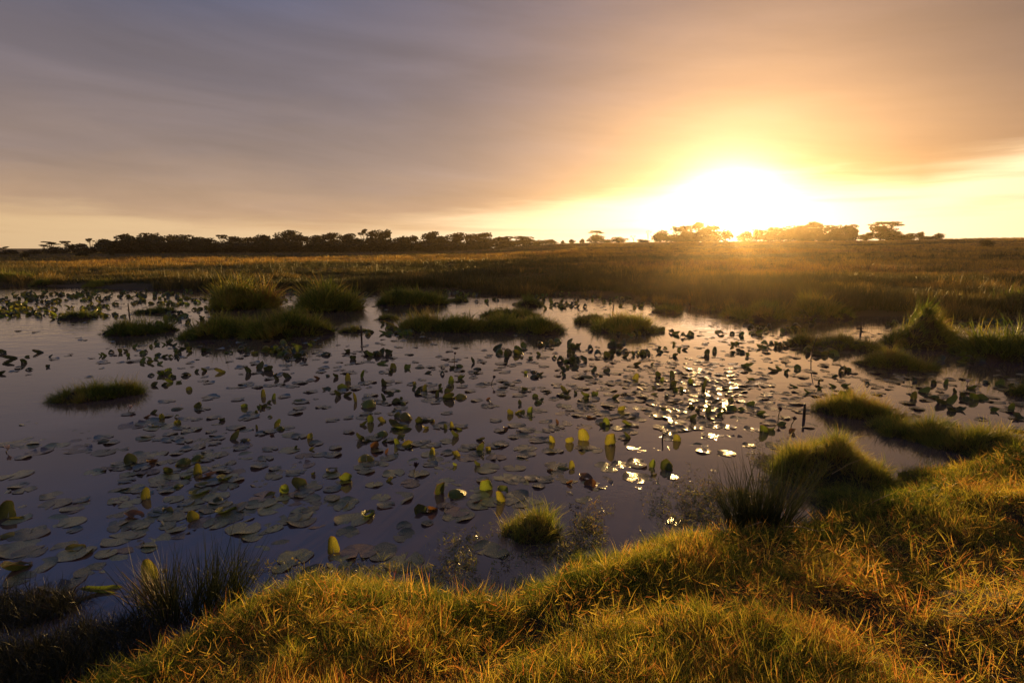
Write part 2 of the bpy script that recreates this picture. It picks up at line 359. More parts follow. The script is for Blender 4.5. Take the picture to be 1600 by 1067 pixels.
# ------------------------------------------------------------------ grass tufts
def tuft(name, n, spread, h0, h1, w, lean, curve, mat, seg=3, droop=0.0, seed=0, tipw=0.08):
    r = np.random.default_rng(seed); V = []; F = []; B = []; T = []
    for i in range(n):
        q = r.uniform(0, 6.283); rr = spread * math.sqrt(r.uniform()); px, py = rr * math.cos(q), rr * math.sin(q)
        h = r.uniform(h0, h1); la = lean * r.uniform(0.2, 1.0) * (0.5 + 0.8 * rr / max(spread, 1e-6)); ld = q + r.normal(0, 0.7)
        cv = curve * r.uniform(0.3, 1.3); ww = w * r.uniform(0.6, 1.3); fa = r.uniform(0, 6.283); b = r.uniform()
        dx, dy = math.cos(ld), math.sin(ld); wx, wy = math.cos(fa) * ww / 2, math.sin(fa) * ww / 2
        ang = la; x = y = z = 0.0; i0 = len(V)
        for s in range(seg + 1):
            tt = s / seg; k = (1 - tt) ** 0.6 if s < seg else tipw
            X, Y = px + x * dx, py + x * dy
            if s < seg:
                V += [(X - wx * k, Y - wy * k, z), (X + wx * k, Y + wy * k, z)]; B += [b, b]; T += [tt, tt]
            else:
                V.append((X, Y, z)); B.append(b); T.append(1.0)
            st = h / seg; x += math.sin(ang) * st; z += math.cos(ang) * st; ang += cv / seg * (1 + tt)
        for s in range(seg - 1):
            a = i0 + 2 * s; F.append((a, a + 1, a + 3, a + 2))
        a = i0 + 2 * (seg - 1); F.append((a, a + 1, a + 2))
    return obj(name, mesh_np(name, V, F, mat, {'b': B, 't': T}, smooth=False), link=False)

def coll(name, objs):
    c = bpy.data.collections.new(name)
    for i, o in enumerate(objs):
        o.name = f'{name}_{i:02d}'; c.objects.link(o)
    return c
K_lawn = coll('lawn', [
    tuft('a', 16, 0.035, 0.06, 0.13, 0.0050, 0.5, 0.7, M_lawn, seed=1),
    tuft('a', 14, 0.04, 0.05, 0.10, 0.0056, 0.8, 1.0, M_lawn, seed=2),
    tuft('a', 12, 0.04, 0.09, 0.18, 0.0042, 0.7, 1.6, M_lawn, 4, seed=3),
    tuft('a', 10, 0.05, 0.08, 0.16, 0.0046, 1.3, 1.2, M_lawn, 4, seed=4),
    tuft('a', 9, 0.03, 0.10, 0.22, 0.0038, 0.35, 0.9, M_lawn, 4, seed=5),
    tuft('a', 12, 0.05, 0.04, 0.09, 0.0060, 1.5, 0.6, M_lawn, 3, seed=6)])
K_litter = coll('litter', [
    tuft('l', 3, 0.04, 0.05, 0.14, 0.0040, 0.35, 0.5, M_lawn, 3, seed=61),
    tuft('l', 3, 0.03, 0.03, 0.07, 0.0095, 0.6, 0.8, M_lawn, 3, seed=62, tipw=0.0),
    tuft('l', 4, 0.05, 0.03, 0.10, 0.0055, 0.9, 1.4, M_lawn, 3, seed=63)])
K_isl = coll('mound', [
    tuft('m', 26, 0.06, 0.14, 0.30, 0.0055, 0.45, 0.8, M_isl, seed=11),
    tuft('m', 24, 0.07, 0.10, 0.24, 0.0060, 0.8, 1.2, M_isl, seed=12),
    tuft('m', 18, 0.05, 0.18, 0.38, 0.0048, 0.35, 0.9, M_isl, 4, seed=13)])
K_iwide = coll('moundwide', [
    tuft('m', 26, 0.14, 0.20, 0.42, 0.016, 0.5, 0.9, M_isl, seed=14),
    tuft('m', 24, 0.15, 0.14, 0.34, 0.018, 0.8, 1.1, M_isl, seed=15),
    tuft('m', 18, 0.11, 0.26, 0.55, 0.013, 0.4, 0.9, M_isl, 4, seed=16)])
K_far = coll('meadow', [
    tuft('f', 22, 0.30, 0.22, 0.50, 0.030, 0.4, 0.5, M_far, 2, seed=21),
    tuft('f', 20, 0.35, 0.15, 0.40, 0.034, 0.6, 0.9, M_far, 2, seed=22),
    tuft('f', 18, 0.25, 0.30, 0.70, 0.024, 0.3, 0.5, M_far, 3, seed=23)])
K_reed = coll('shorereed', [
    tuft('r', 22, 0.22, 0.5, 1.05, 0.020, 0.25, 0.6, M_far, 3, seed=31),
    tuft('r', 20, 0.25, 0.35, 0.85, 0.022, 0.5, 1.0, M_far, 3, seed=32)])
K_rush = coll('rush', [
    tuft('r', 24, 0.05, 0.45, 0.90, 0.0085, 0.34, 0.16, M_rush, 4, seed=41),
    tuft('r', 20, 0.06, 0.35, 0.75, 0.0085, 0.60, 0.30, M_rush, 4, seed=42)])
K_weed = coll('weed', [
    tuft('w', 7, 0.03, 0.015, 0.05, 0.010, 1.3, 0.5, M_weed, 2, seed=51),
    tuft('w', 6, 0.03, 0.02, 0.07, 0.007, 1.0, 1.0, M_weed, 2, seed=52),
    tuft('w', 8, 0.04, 0.01, 0.04, 0.012, 1.5, 0.2, M_weed, 2, seed=53)])

M_sod_shaded = grass_mat('sodden_grass', [(0.0, (0.012, 0.014, 0.006)), (0.5, (0.035, 0.038, 0.012)), (0.8, (0.09, 0.075, 0.02)), (1.0, (0.10, 0.05, 0.02))], 0.2, 0.4, 0.4)  # drowned grass, darkened: the bank's shade is put into its colour
K_sod_shaded = coll('sodden', [
    tuft('s', 16, 0.07, 0.14, 0.34, 0.0055, 0.7, 1.6, M_sod_shaded, 4, seed=71),
    tuft('s', 14, 0.08, 0.10, 0.26, 0.0060, 1.3, 1.2, M_sod_shaded, 4, seed=72)])
def scatter_group(collection):
    ng = bpy.data.node_groups.new('scatter_' + collection.name, 'GeometryNodeTree')
    ng.interface.new_socket('Geometry', in_out='INPUT', socket_type='NodeSocketGeometry')
    ng.interface.new_socket('Geometry', in_out='OUTPUT', socket_type='NodeSocketGeometry')
    n = ng.nodes; l = ng.links
    gi = n.new('NodeGroupInput'); go = n.new('NodeGroupOutput')
    ci = n.new('GeometryNodeCollectionInfo'); ci.inputs['Collection'].default_value = collection
    ci.inputs['Separate Children'].default_value = True; ci.inputs['Reset Children'].default_value = True
    ip = n.new('GeometryNodeInstanceOnPoints'); ip.inputs['Pick Instance'].default_value = True
    def at(name, typ):
        a = n.new('GeometryNodeInputNamedAttribute'); a.data_type = typ; a.inputs['Name'].default_value = name; return a.outputs['Attribute']
    l.new(gi.outputs[0], ip.inputs['Points']); l.new(ci.outputs[0], ip.inputs['Instance'])
    l.new(at('vid', 'INT'), ip.inputs['Instance Index']); l.new(at('rot', 'FLOAT_VECTOR'), ip.inputs['Rotation']); l.new(at('scl', 'FLOAT_VECTOR'), ip.inputs['Scale'])
    l.new(ip.outputs[0], go.inputs[0]); return ng
GROUPS = {}
def scatter(name, P, N, scl, tint, collection, vid=None, parent=None, spin=None):
    "one stuff object: tufts at points P, leaning to N"
    P = np.asarray(P, float); n = len(P)
    me = bpy.data.meshes.new(name); me.vertices.add(n); me.vertices.foreach_set('co', P.astype(np.float32).ravel())
    c = rng.uniform(0, 6.283, n) if spin is None else spin
    N = N / np.linalg.norm(N, axis=1, keepdims=True)
    nx = N[:, 0] * np.cos(c) + N[:, 1] * np.sin(c); ny = -N[:, 0] * np.sin(c) + N[:, 1] * np.cos(c)
    rot = np.stack([-np.arcsin(np.clip(ny, -1, 1)), np.arctan2(nx, N[:, 2]), c], -1)
    scl = np.asarray(scl, float)
    if scl.ndim == 1: scl = np.stack([scl] * 3, -1)
    if vid is None: vid = rng.integers(0, len(collection.objects), n)
    for k, typ, v, f in (('rot', 'FLOAT_VECTOR', rot, 'vector'), ('scl', 'FLOAT_VECTOR', scl, 'vector'), ('tint', 'FLOAT', tint, 'value'), ('vid', 'INT', vid, 'value')):
        a = me.attributes.new(k, typ, 'POINT'); a.data.foreach_set(f, np.asarray(v, dtype=np.int32 if typ == 'INT' else np.float32).ravel())
    me.update()
    o = obj(name, me, parent)
    if collection.name not in GROUPS: GROUPS[collection.name] = scatter_group(collection)
    md = o.modifiers.new('scatter', 'NODES'); md.node_group = GROUPS[collection.name]
    o['kind'] = 'stuff'
    return o
def up(n, jitter=0.15, lean=(0, 0)):
    N = np.zeros((n, 3)); N[:, 2] = 1; N[:, :2] = rng.normal(0, jitter, (n, 2)); N[:, 0] += lean[0]; N[:, 1] += lean[1]; return N

# --- the bank's turf
def bank_points(n, sd0, sd1, xr=(-4.5, 11), yr=(0.9, 12)):
    x = rng.uniform(*xr, n * 6); y = rng.uniform(*yr, n * 6)
    # keep what the frame and a step to its side can see, thinning with distance
    r = np.hypot(x, y); az = np.abs(np.arctan2(x, y)); sd = near_sd(x, y)
    k = (az < R(56)) & (sd > sd0) & (sd < sd1) & (rng.uniform(0, 1, len(x)) < np.clip(4.0 / r, 0.15, 1) ** 1.2) & (r > 1.1)
    x, y = x[k][:n], y[k][:n]
    return x, y, near_sd(x, y)
x, y, sd = bank_points(100000, -0.04, 9)
z = H(x, y)
zone = 0.43 + 0.17 * vnoise(x, y, 1.3, 21) + 0.20 * vnoise(x, y, 3.4, 22) + rng.normal(0, 0.20, len(x))
zone -= 0.30 * (1 - sst(0.15, 0.8, sd))                # greener and sappier by the water
rank = sst(0.15, 0.75, vnoise(x, y, 1.0, 23) + 0.4 * vnoise(x, y, 2.6, 24))     # ranker clumps
short = sst(0.3, 0.9, vnoise(x, y, 0.9, 25))
sc = (0.42 + 0.30 * rank - 0.12 * short) * rng.uniform(0.55, 1.35, len(x)) * (1 + 0.35 * np.clip((np.hypot(x, y) - 3) / 4, 0, 1))
vid = np.where(rng.uniform(0, 1, len(x)) < 0.15 + 0.5 * rank, rng.choice([2, 4, 3], len(x)), rng.choice([0, 1, 5, 3], len(x)))
corner = sst(1.0, 3.0, x) * sst(4.2, 2.6, y)
sc = sc * (1 - 0.45 * corner)
keep = ~((vnoise(x, y, 2.6, 26) < -0.30 + 0.60 * corner) & (rng.uniform(0, 1, len(x)) < 0.75))
tag(scatter('bank_grass', np.stack([x, y, z], -1)[keep], up(keep.sum(), 0.55, (-0.05, -0.15)), sc[keep], np.clip(zone, 0, 1)[keep], K_lawn, vid[keep]),
    'short green, straw and rust coloured turf covering the near bank', 'grass')
# fallen straw and dead leaves matted into it
k = rng.uniform(0, 1, len(x)) < 0.30; k &= sd > 0.1
N = rng.normal(0, 1, (k.sum(), 3)); N[:, 2] = np.abs(N[:, 2]) * 0.35 + 0.12
tag(scatter('fallen_straw', np.stack([x, y, z + rng.uniform(0.01, 0.07, len(x))], -1)[k], N, rng.uniform(0.35, 0.95, k.sum()), np.clip(rng.normal(0.60, 0.22, k.sum()), 0.15, 1), K_litter),
    'fallen straw and withered leaves matted into the turf', 'dead grass')
# long stems arching out of the turf
k = rng.uniform(0, 1, len(x)) < 0.006
tag(scatter('wild_grass', np.stack([x, y, z], -1)[k], up(k.sum(), 0.25), rng.uniform(0.8, 1.3, k.sum()), rng.uniform(0.45, 0.95, k.sum()), K_lawn, np.full(k.sum(), 4)),
    'longer dry grass stems standing out of the turf of the near bank', 'grass')
# taller sappy grass standing along the waterline
x, y, sd = bank_points(13000, -0.55, 0.42)
kk = (sd > 0) | (rng.uniform(0, 1, len(x)) < 0.45 + 0.8 * sd) & (vnoise(x, y, 3.0, 28) > -0.3); x, y, sd = x[kk], y[kk], sd[kk]
tag(scatter('waterside_grass', np.stack([x, y, np.maximum(H(x, y), -0.02)], -1), up(len(x), 0.22, (0, 0.1)), rng.uniform(0.20, 0.52, len(x)) * (1 - 0.45 * sst(0, -0.5, sd)), np.clip(0.32 + 0.25 * vnoise(x, y, 1.5, 27) + rng.normal(0, 0.12, len(x)), 0, 1), K_isl),
    'darker green grass fringing the edge of the water at the bank', 'grass')

# --- far shore meadow
def far_points(n, r0, r1, pw=1.0):
    az = rng.uniform(R(-52), R(52), n); u = rng.uniform(0, 1, n)
    r = r0 * (r1 / r0) ** u
    return az, r
az, r = far_points(90000, 17, 330)
fr = far_r(az); k = r > fr + 0.8; az, r, fr = az[k], r[k], fr[k]
x, y = r * np.sin(az), r * np.cos(az); t = (r - fr)
sun_band = sst(60, 74, r) * (1 - sst(100, 125, r)) * (1 - sst(R(2), R(12), az)) * sst(R(-44), R(-34), az) * sst(-0.6, 0.2, vnoise(x * 0.3, y, 0.06, 31) + 0.5)  # sunlit band of the meadow, put into the grass tint and height
tint = 0.18 + 0.22 * vnoise(x * 0.4, y, 0.12, 32) + 0.18 * vnoise(x * 0.6, y, 0.5, 33) + 0.55 * sun_band + rng.normal(0, 0.07, len(x))
tint += (0.45 + 0.3 * vnoise(x * 0.2, y, 0.12, 38)) * sst(R(0), R(14), az) * sst(30, 50, r)      # russet hillside
tint -= 0.15 * (1 - sst(2, 14, t))
hh = (0.42 + 0.28 * (1 - sst(2, 14, t)) + 0.45 * vnoise(x * 0.6, y, 0.35, 34)) * (1 + 0.5 * sun_band)
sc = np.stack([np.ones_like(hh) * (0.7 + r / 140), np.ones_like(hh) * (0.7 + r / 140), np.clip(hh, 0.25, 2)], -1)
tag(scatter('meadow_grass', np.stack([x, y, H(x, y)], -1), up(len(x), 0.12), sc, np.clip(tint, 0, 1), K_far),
    'rough russet meadow grass with a sunlit band tinted gold beyond the pond', 'grass')
az, r = far_points(16000, 20, 110); fr = far_r(az); x, y = r * np.sin(az), r * np.cos(az)
k = (r > fr + 1.5) & (vnoise(x * 0.7, y, 0.20, 71) + 0.6 * vnoise(x * 0.7, y, 0.7, 72) > 0.30); x, y, r = x[k], y[k], r[k]
tag(scatter('sedge', np.stack([x, y, H(x, y)], -1), up(len(x), 0.15), rng.uniform(0.5, 1.0, len(x)), np.clip(0.12 + 0.15 * vnoise(x, y, 0.4, 73) + rng.normal(0, 0.08, len(x)), 0, 1), K_reed),
    'dark sedge patches breaking up the meadow beyond the pond', 'sedge')
# reed belt along the far shore
n = 14000
az = rng.uniform(R(-50), R(50), n); fr = far_r(az); r = fr + np.abs(rng.normal(0, 1, n)) * fr * 0.30 - 0.6
x, y = r * np.sin(az), r * np.cos(az); cl = vnoise(x, y, 0.45, 35) + 0.5 * vnoise(x, y, 1.1, 36)
k = cl > 0.0; x, y, r, az, cl = x[k], y[k], r[k], az[k], cl[k]
s = np.clip(0.42 + 0.42 * cl, 0.25, 1.0) * rng.uniform(0.7, 1.15, len(x)) * np.where(az > R(10), 0.85, 1.0)
tag(scatter('reed_belt', np.stack([x, y, np.maximum(H(x, y), -0.02)], -1), up(len(x), 0.1, (0.15, 0)), s, np.clip(0.22 + 0.2 * vnoise(x, y, 0.3, 37) + 0.25 * sst(R(8), R(20), az) + rng.normal(0, 0.1, len(x)), 0, 1), K_reed),
    'belt of rushes and sedge lining the far shore of the pond', 'reeds')

# ------------------------------------------------------------------ grassy islands
LAND = []                                               # landmarks the small things are described by
def island(px, py, w, h, name, label, look='low', tint=0.35, dep=0.55, phrase=None, group='grassy islets standing in the pond'):
    p = G(px, py); D = depth_of(p); s = D / FPX
    rx = w * s / 2 * 1.12; hm = h * s * (0.92 if look == 'flat' else 1.0 if look == 'peak' else 0.8); ry = max(min(rx * dep * 1.0, rx), hm * 0.6)
    u = p[:2] / np.linalg.norm(p[:2]); c = p[:2] + u * ry
    rot = -math.atan2(u[0], u[1])
    if look == 'low': mh, gh = hm * 0.52, max(hm * 0.50, 0.10)
    elif look == 'flat': mh, gh = hm * 0.55, hm * 0.28; ry = rx * dep; c = p[:2] + u * ry
    elif look == 'tall': mh, gh = hm * 0.40, hm * 0.62
    else: mh, gh = hm * 0.60, hm * 0.30
    root = obj(name, None, loc=(c[0], c[1], 0), rot=(0, 0, rot)); tag(root, label, 'grass islet', group)
    seed = int(px + py)
    def prof(X, Y):
        q = np.arctan2(Y / ry, X / rx); rr = np.hypot(X / rx, Y / ry) / (0.86 + 0.20 * vnoise(np.cos(q) * 2, np.sin(q) * 2, 1, seed) + 0.12 * vnoise(np.cos(q) * 4, np.sin(q) * 4, 1, seed + 1))
        b = np.clip(1 - rr ** 1.8, -0.2, 1)
        lump = 0.95 + 0.42 * vnoise(X / rx * 1.9, Y / ry * 1.4, 1, seed + 2) + 0.22 * vnoise(X / rx * 4, Y / ry * 3, 1, seed + 3)
        if look == 'peak': lump = lump * (0.55 + 0.75 * np.exp(-((X / rx + 0.1) ** 2) / 0.12) + 0.1)
        return np.where(b > 0, mh * np.maximum(b, 0) ** 0.75 * lump, b * 0.3), rr
    nr, na = 12, 40; V = [(0, 0, float(prof(np.array([0.0]), np.array([0.0]))[0][0]))]; F = []
    for i in range(1, nr + 1):
        for j in range(na):
            q = 2 * math.pi * j / na; X = rx * 1.08 * i / nr * math.cos(q); Y = ry * 1.08 * i / nr * math.sin(q)
            V.append((X, Y, 0))
    V = np.array(V, float); V[1:, 2] = prof(V[1:, 0], V[1:, 1])[0] - 0.01
    for j in range(na):
        j2 = (j + 1) % na; F.append((0, 1 + j, 1 + j2))
        for i in range(nr - 1): F.append((1 + i * na + j, 1 + (i + 1) * na + j, 1 + (i + 1) * na + j2, 1 + i * na + j2))
    obj('mound', mesh_np('mound', V, F, M_soil), root)
    # grass
    r = D; wide = r > 11
    K = K_iwide if wide else K_isl
    href = (0.42 if wide else 0.30) * 0.72
    n = int(np.clip(rx * ry * 3.14 * (130 if wide else 750) * (1 if look != 'tall' else 1.2), 60, 9000))
    q = rng.uniform(0, 6.283, n); rr = np.sqrt(rng.uniform(0, 1.0, n)) * 1.0
    X, Y = rx * rr * np.cos(q), ry * rr * np.sin(q); Z, rn = prof(X, Y); k = rn < 1.06; X, Y, Z, rn, q, rr = X[k], Y[k], Z[k], rn[k], q[k], rr[k]
    N = up(len(X), 0.30); out = np.stack([X / rx, Y / ry], -1); N[:, :2] += out * (0.75 * rn[:, None] ** 2)
    if look == 'peak': N[:, 0] += 0.5
    s_ = (gh / href) * rng.uniform(0.45, 1.35, len(X)) * (1 + 0.5 * vnoise(X / rx * 4, Y / ry * 3, 1, seed + 8)) * (1 - 0.35 * rn ** 3)
    s_ = np.where(rng.uniform(0, 1, len(s_)) < 0.07, s_ * rng.uniform(1.15, 1.35 if wide else 1.7, len(s_)), s_)
    s_ = np.minimum(s_, (gh / href) * 1.7)
    s_ = np.maximum(s_, 0.22)
    sv = np.stack([np.maximum(s_, 0.55)] * 2 + [s_], -1)
    tn = tint + 0.08 + 0.28 * vnoise(X / rx * 3, Y / ry * 3, 1, seed + 5) + rng.normal(0, 0.13, len(X))
    scatter('grass', np.stack([X, Y, np.maximum(Z, 0) - 0.01], -1), N, sv, np.clip(tn, 0, 1), K, parent=root)
    LAND.append((phrase or label, np.array([c[0], c[1]])))
    return root
ISL = [
 (1388, 489, 90, 18, 'sedge_clump', 'tawny sedge clump on the far shore behind the peaked tussock', 'tall', 0.6, .6, 'the tawny shore clump'),
 (1492, 489, 84, 24, 'sedge_clump', 'dark sedge clump on the far shore over the broad dark tussock', 'tall', 0.35, .6, 'the dark shore clump'),
 (1585, 490, 90, 32, 'sedge_clump', 'bulky dark sedge clump ending the far shore on the sun side', 'tall', 0.3, .6, 'the bulky shore clump'),
 (24, 444, 62, 22, 'grass_islet', 'large rounded sedge hump at the outer end of the far shore', 'low', 0.3, .6, 'the outer sedge hump'),
 (66, 447, 34, 14, 'grass_islet', 'smaller sedge hump next to the large rounded one on the far shore', 'low', 0.4, .6, 'the smaller sedge hump'),
 (165, 449, 60, 13, 'grass_islet', 'low pale sedge mound on the far shore over the densest lily leaves', 'low', 0.5, .6, 'the pale sedge mound'),
 (155, 627, 122, 34, 'grass_islet', 'small lone grass islet with ragged fringe in open water, off the other islets', 'low', 0.42, .5, 'the small lone ragged islet'),
 (215, 524, 102, 30, 'grass_islet', 'rounded dark grass islet between the long double mound and the outermost islet', 'low', 0.25, .5, 'the rounded islet beside the long mound'),
 (118, 499, 54, 18, 'grass_islet', 'tiny dark islet among the densest far lily leaves, outermost of all', 'low', 0.25, .5, 'the outermost tiny islet'),
 (245, 490, 62, 14, 'grass_islet', 'flat dark islet just behind the rounded dark one', 'low', 0.22, .5, 'the flat islet among far leaves'),
 (378, 484, 92, 44, 'sedge_clump', 'tall pale-tipped sedge clump behind the long double mound', 'tall', 0.62, .6, 'the tall pale-tipped sedge clump'),
 (350, 530, 118, 40, 'grass_islet', 'lower tapering half of the long double mound, pointing away from the sun', 'low', 0.34, .6, 'the tapering end of the long mound'),
 (450, 529, 130, 42, 'grass_islet', 'humped half of the long double mound, in front of the twin sedge clumps', 'low', 0.42, .6, 'the humped end of the long mound'),
 (512, 487, 96, 46, 'sedge_clump', 'dark tall sedge clump with feathery top between two wide clumps', 'tall', 0.45, .6, 'the feathery dark sedge clump'),
 (552, 520, 46, 12, 'grass_islet', 'little flat patch of weed beside the humped mound and a stake', 'low', 0.45, .5, 'the little weed patch by the stake'),
 (605, 500, 36, 10, 'grass_islet', 'low weedy scrap of turf between the sedge clump and the round tussocks', 'low', 0.35, .5, 'the low weedy scrap of turf'),
 (640, 478, 108, 32, 'grass_islet', 'long dark hump of sedge close under the far shore', 'low', 0.25, .6, 'the long dark hump near the far shore'),
 (715, 472, 36, 9, 'grass_islet', 'small flat turf beside the long dark hump near the far shore', 'low', 0.3, .6, 'the small flat turf near the far shore'),
 (662, 519, 76, 35, 'grass_islet', 'round pale-topped tussock, first in the row of round tussocks', 'low', 0.55, .8, 'the pale-topped round tussock'),
 (722, 520, 92, 31, 'grass_islet', 'round dark tussock, second in the row of round tussocks', 'low', 0.3, .7, 'the second round tussock'),
 (788, 520, 104, 28, 'grass_islet', 'wide tussock, third in the row of round tussocks', 'low', 0.36, .6, 'the third round tussock'),
 (846, 523, 74, 32, 'grass_islet', 'tussock closing the row of round tussocks on the sun side', 'low', 0.42, .7, 'the last round tussock of the row'),
 (800, 497, 92, 18, 'grass_islet', 'flat islet lying behind the row of round tussocks', 'low', 0.34, .5, 'the flat islet behind the tussock row'),
 (826, 479, 42, 18, 'grass_islet', 'small dark tuft far behind the row of round tussocks', 'low', 0.25, .6, 'the small far dark tuft'),
 (925, 506, 66, 20, 'grass_islet', 'low front lobe of the wedge-shaped islet, on its shallow side', 'low', 0.5, .5, 'the low lobe of the wedge islet'),
 (978, 522, 112, 34, 'grass_islet', 'wedge-shaped islet standing by the bright sun reflection', 'low', 0.48, .7, 'the wedge-shaped islet'),
 (1045, 490, 50, 21, 'grass_islet', 'dark bushy tuft between the wedge-shaped islet and the far shore', 'low', 0.3, .7, 'the bushy tuft by the sun reflection'),
 (1182, 500, 92, 30, 'grass_islet', 'dark hummock jutting from the far shore beside the sun reflection', 'low', 0.45, .6, 'the shore hummock by the sun reflection'),
 (1272, 499, 100, 34, 'grass_islet', 'hummock on the far shore behind the long low islet', 'low', 0.45, .6, 'the shore hummock behind the low islet'),
 (1258, 540, 46, 24, 'grass_islet', 'small end knob of the long low islet below the hummocks', 'low', 0.36, .7, 'the knob of the long low islet'),
 (1318, 547, 104, 30, 'grass_islet', 'long low islet with a bent twig, beside the peaked tussock', 'low', 0.42, .5, 'the long low islet with a twig'),
 (1442, 547, 128, 58, 'grass_islet', 'large peaked shaggy tussock with wind-swept crest', 'peak', 0.50, .6, 'the large peaked tussock'),
 (1572, 566, 120, 62, 'grass_islet', 'broad dark tussock next to the large peaked one', 'low', 0.3, .6, 'the broad dark tussock'),
 (1396, 578, 104, 32, 'grass_islet', 'bright-tipped islet in front of the large peaked tussock', 'low', 0.52, .55, 'the bright-tipped islet'),
 (1335, 655, 140, 42, 'grass_islet', 'flat-topped islet just beyond the thick stake', 'low', 0.5, .45, 'the flat-topped islet'),
 (1425, 690, 118, 40, 'grass_islet', 'dark shaggy islet at the mouth of the inlet', 'low', 0.38, .6, 'the dark islet of the inlet'),
 (1545, 722, 210, 52, 'grass_islet', 'long grassy spit reaching out from the bank behind the inlet', 'low', 0.5, .45, 'the long grassy spit'),
 (1603, 622, 52, 32, 'grass_islet', 'small dark tuft in open water beyond the grassy spit', 'low', 0.3, .7, 'the small tuft beyond the spit'),
 (830, 852, 92, 58, 'grass_islet', 'bushy upright tuft in the shallows close to the bank', 'low', 0.52, .8, 'the bushy tuft in the shallows'),
 (1288, 776, 178, 84, 'grass_islet', 'big leafy green hummock bulging from the bank behind the rush clump', 'flat', 0.52, 1.0, 'the big leafy hummock'),
 (1330, 812, 120, 50, 'grass_islet', 'dark low tuft at the foot of the big leafy hummock', 'flat', 0.42, .9, 'the dark tuft under the leafy hummock'),
]
for a in ISL:
    island(a[0], a[1], a[2], a[3], a[4], a[5], a[6], a[7], a[8], a[9])

# rush clumps by the bank
def rushes(px, py, n, spread, scale, tint, label, phrase, lean=(0, 0), squash=0.6):
    p = G(px, py); root = obj('rush_clump', None, loc=(p[0], p[1], 0)); tag(root, label, 'rushes', 'rush clumps by the bank')
    q = rng.uniform(0, 6.283, n); rr = spread * np.sqrt(rng.uniform(0, 1, n)); X = rr * np.cos(q); Y = rr * np.sin(q) * squash
    N = up(n, 0.10, lean); N[:, 0] += X / spread * 0.35
    Z = np.maximum(H(X + p[0], Y + p[1]), -0.02)
    scatter('stems', np.stack([X, Y, Z], -1), N, rng.uniform(0.6, 1.0, n) * scale, np.clip(rng.normal(tint, 0.15, n), 0, 1), K_rush, parent=root)
    LAND.append((phrase, p[:2].copy()))
rushes(1185, 834, 30, 0.19, 0.98, 0.28, 'spiky dark rush clump with bleached stalks in front of the leafy hummock', 'the spiky rush clump')
rushes(310, 950, 30, 0.32, 0.72, 0.25, 'fine dark rush clump rising over the shaded edge of the bank', 'the fine rush clump', (0.2, 0))
rushes(250, 948, 7, 0.12, 0.6, 0.8, 'thin straw-coloured rushes leaning beside the fine rush clump', 'the straw-coloured rushes', (-0.3, 0))

# floating weed by the rush clump and in the shallows
def weed(px, py, wpx, hpx, n, tint, label):
    P = []
    for _ in range(n * 3):
        u, v = rng.normal(0, 0.45, 2)
        a = px + u * wpx; b = py + v * hpx
        p = G(a, b)
        if near_sd(p[0], p[1]) < 0.15 and vnoise(p[0], p[1], 5.0, 61) > -0.25: P.append((p[0], p[1], 0.003))
    P = np.array(P[:n])
    tag(scatter('floating_weed', P, up(len(P), 0.6), np.stack([rng.uniform(0.5, 1.3, len(P))] * 2 + [rng.uniform(0.15, 0.5, len(P))], -1), np.clip(rng.normal(tint, 0.2, len(P)), 0, 1), K_weed), label, 'water weed')
weed(1120, 790, 120, 50, 1300, 0.5, 'tangled glinting water weed floating beside the spiky rush clump')
weed(915, 825, 80, 42, 420, 0.5, 'loose reddish water weed beside the bushy tuft in the shallows')
weed(740, 868, 70, 40, 240, 0.4, 'thin scraps of weed on the water under the bank')
weed(560, 900, 190, 22, 420, 0.4, 'scraps of floating weed along the waterline of the green slope')
weed(960, 868, 130, 24, 560, 0.5, 'speckled weed and duckweed along the sunlit waterline')
weed(1205, 730, 40, 40, 500, 0.5, 'fine glittering weed along the edge of the leafy hummock')
q = [G(rng.normal(70, 110), rng.uniform(930, 1100)) for _ in range(2600)]
q = np.array([p for p in q if near_sd(p[0], p[1]) < 0.1 and vnoise(p[0], p[1], 2.8, 66) > -0.1])
tag(scatter('sodden_grass', np.stack([q[:, 0], q[:, 1], np.full(len(q), -0.02)], -1), up(len(q), 0.6), rng.uniform(0.25, 0.75, len(q)), np.clip(rng.normal(0.4, 0.25, len(q)), 0, 1), K_sod_shaded), 'drowned grass coloured dark for the shaded corner of the water', 'grass')

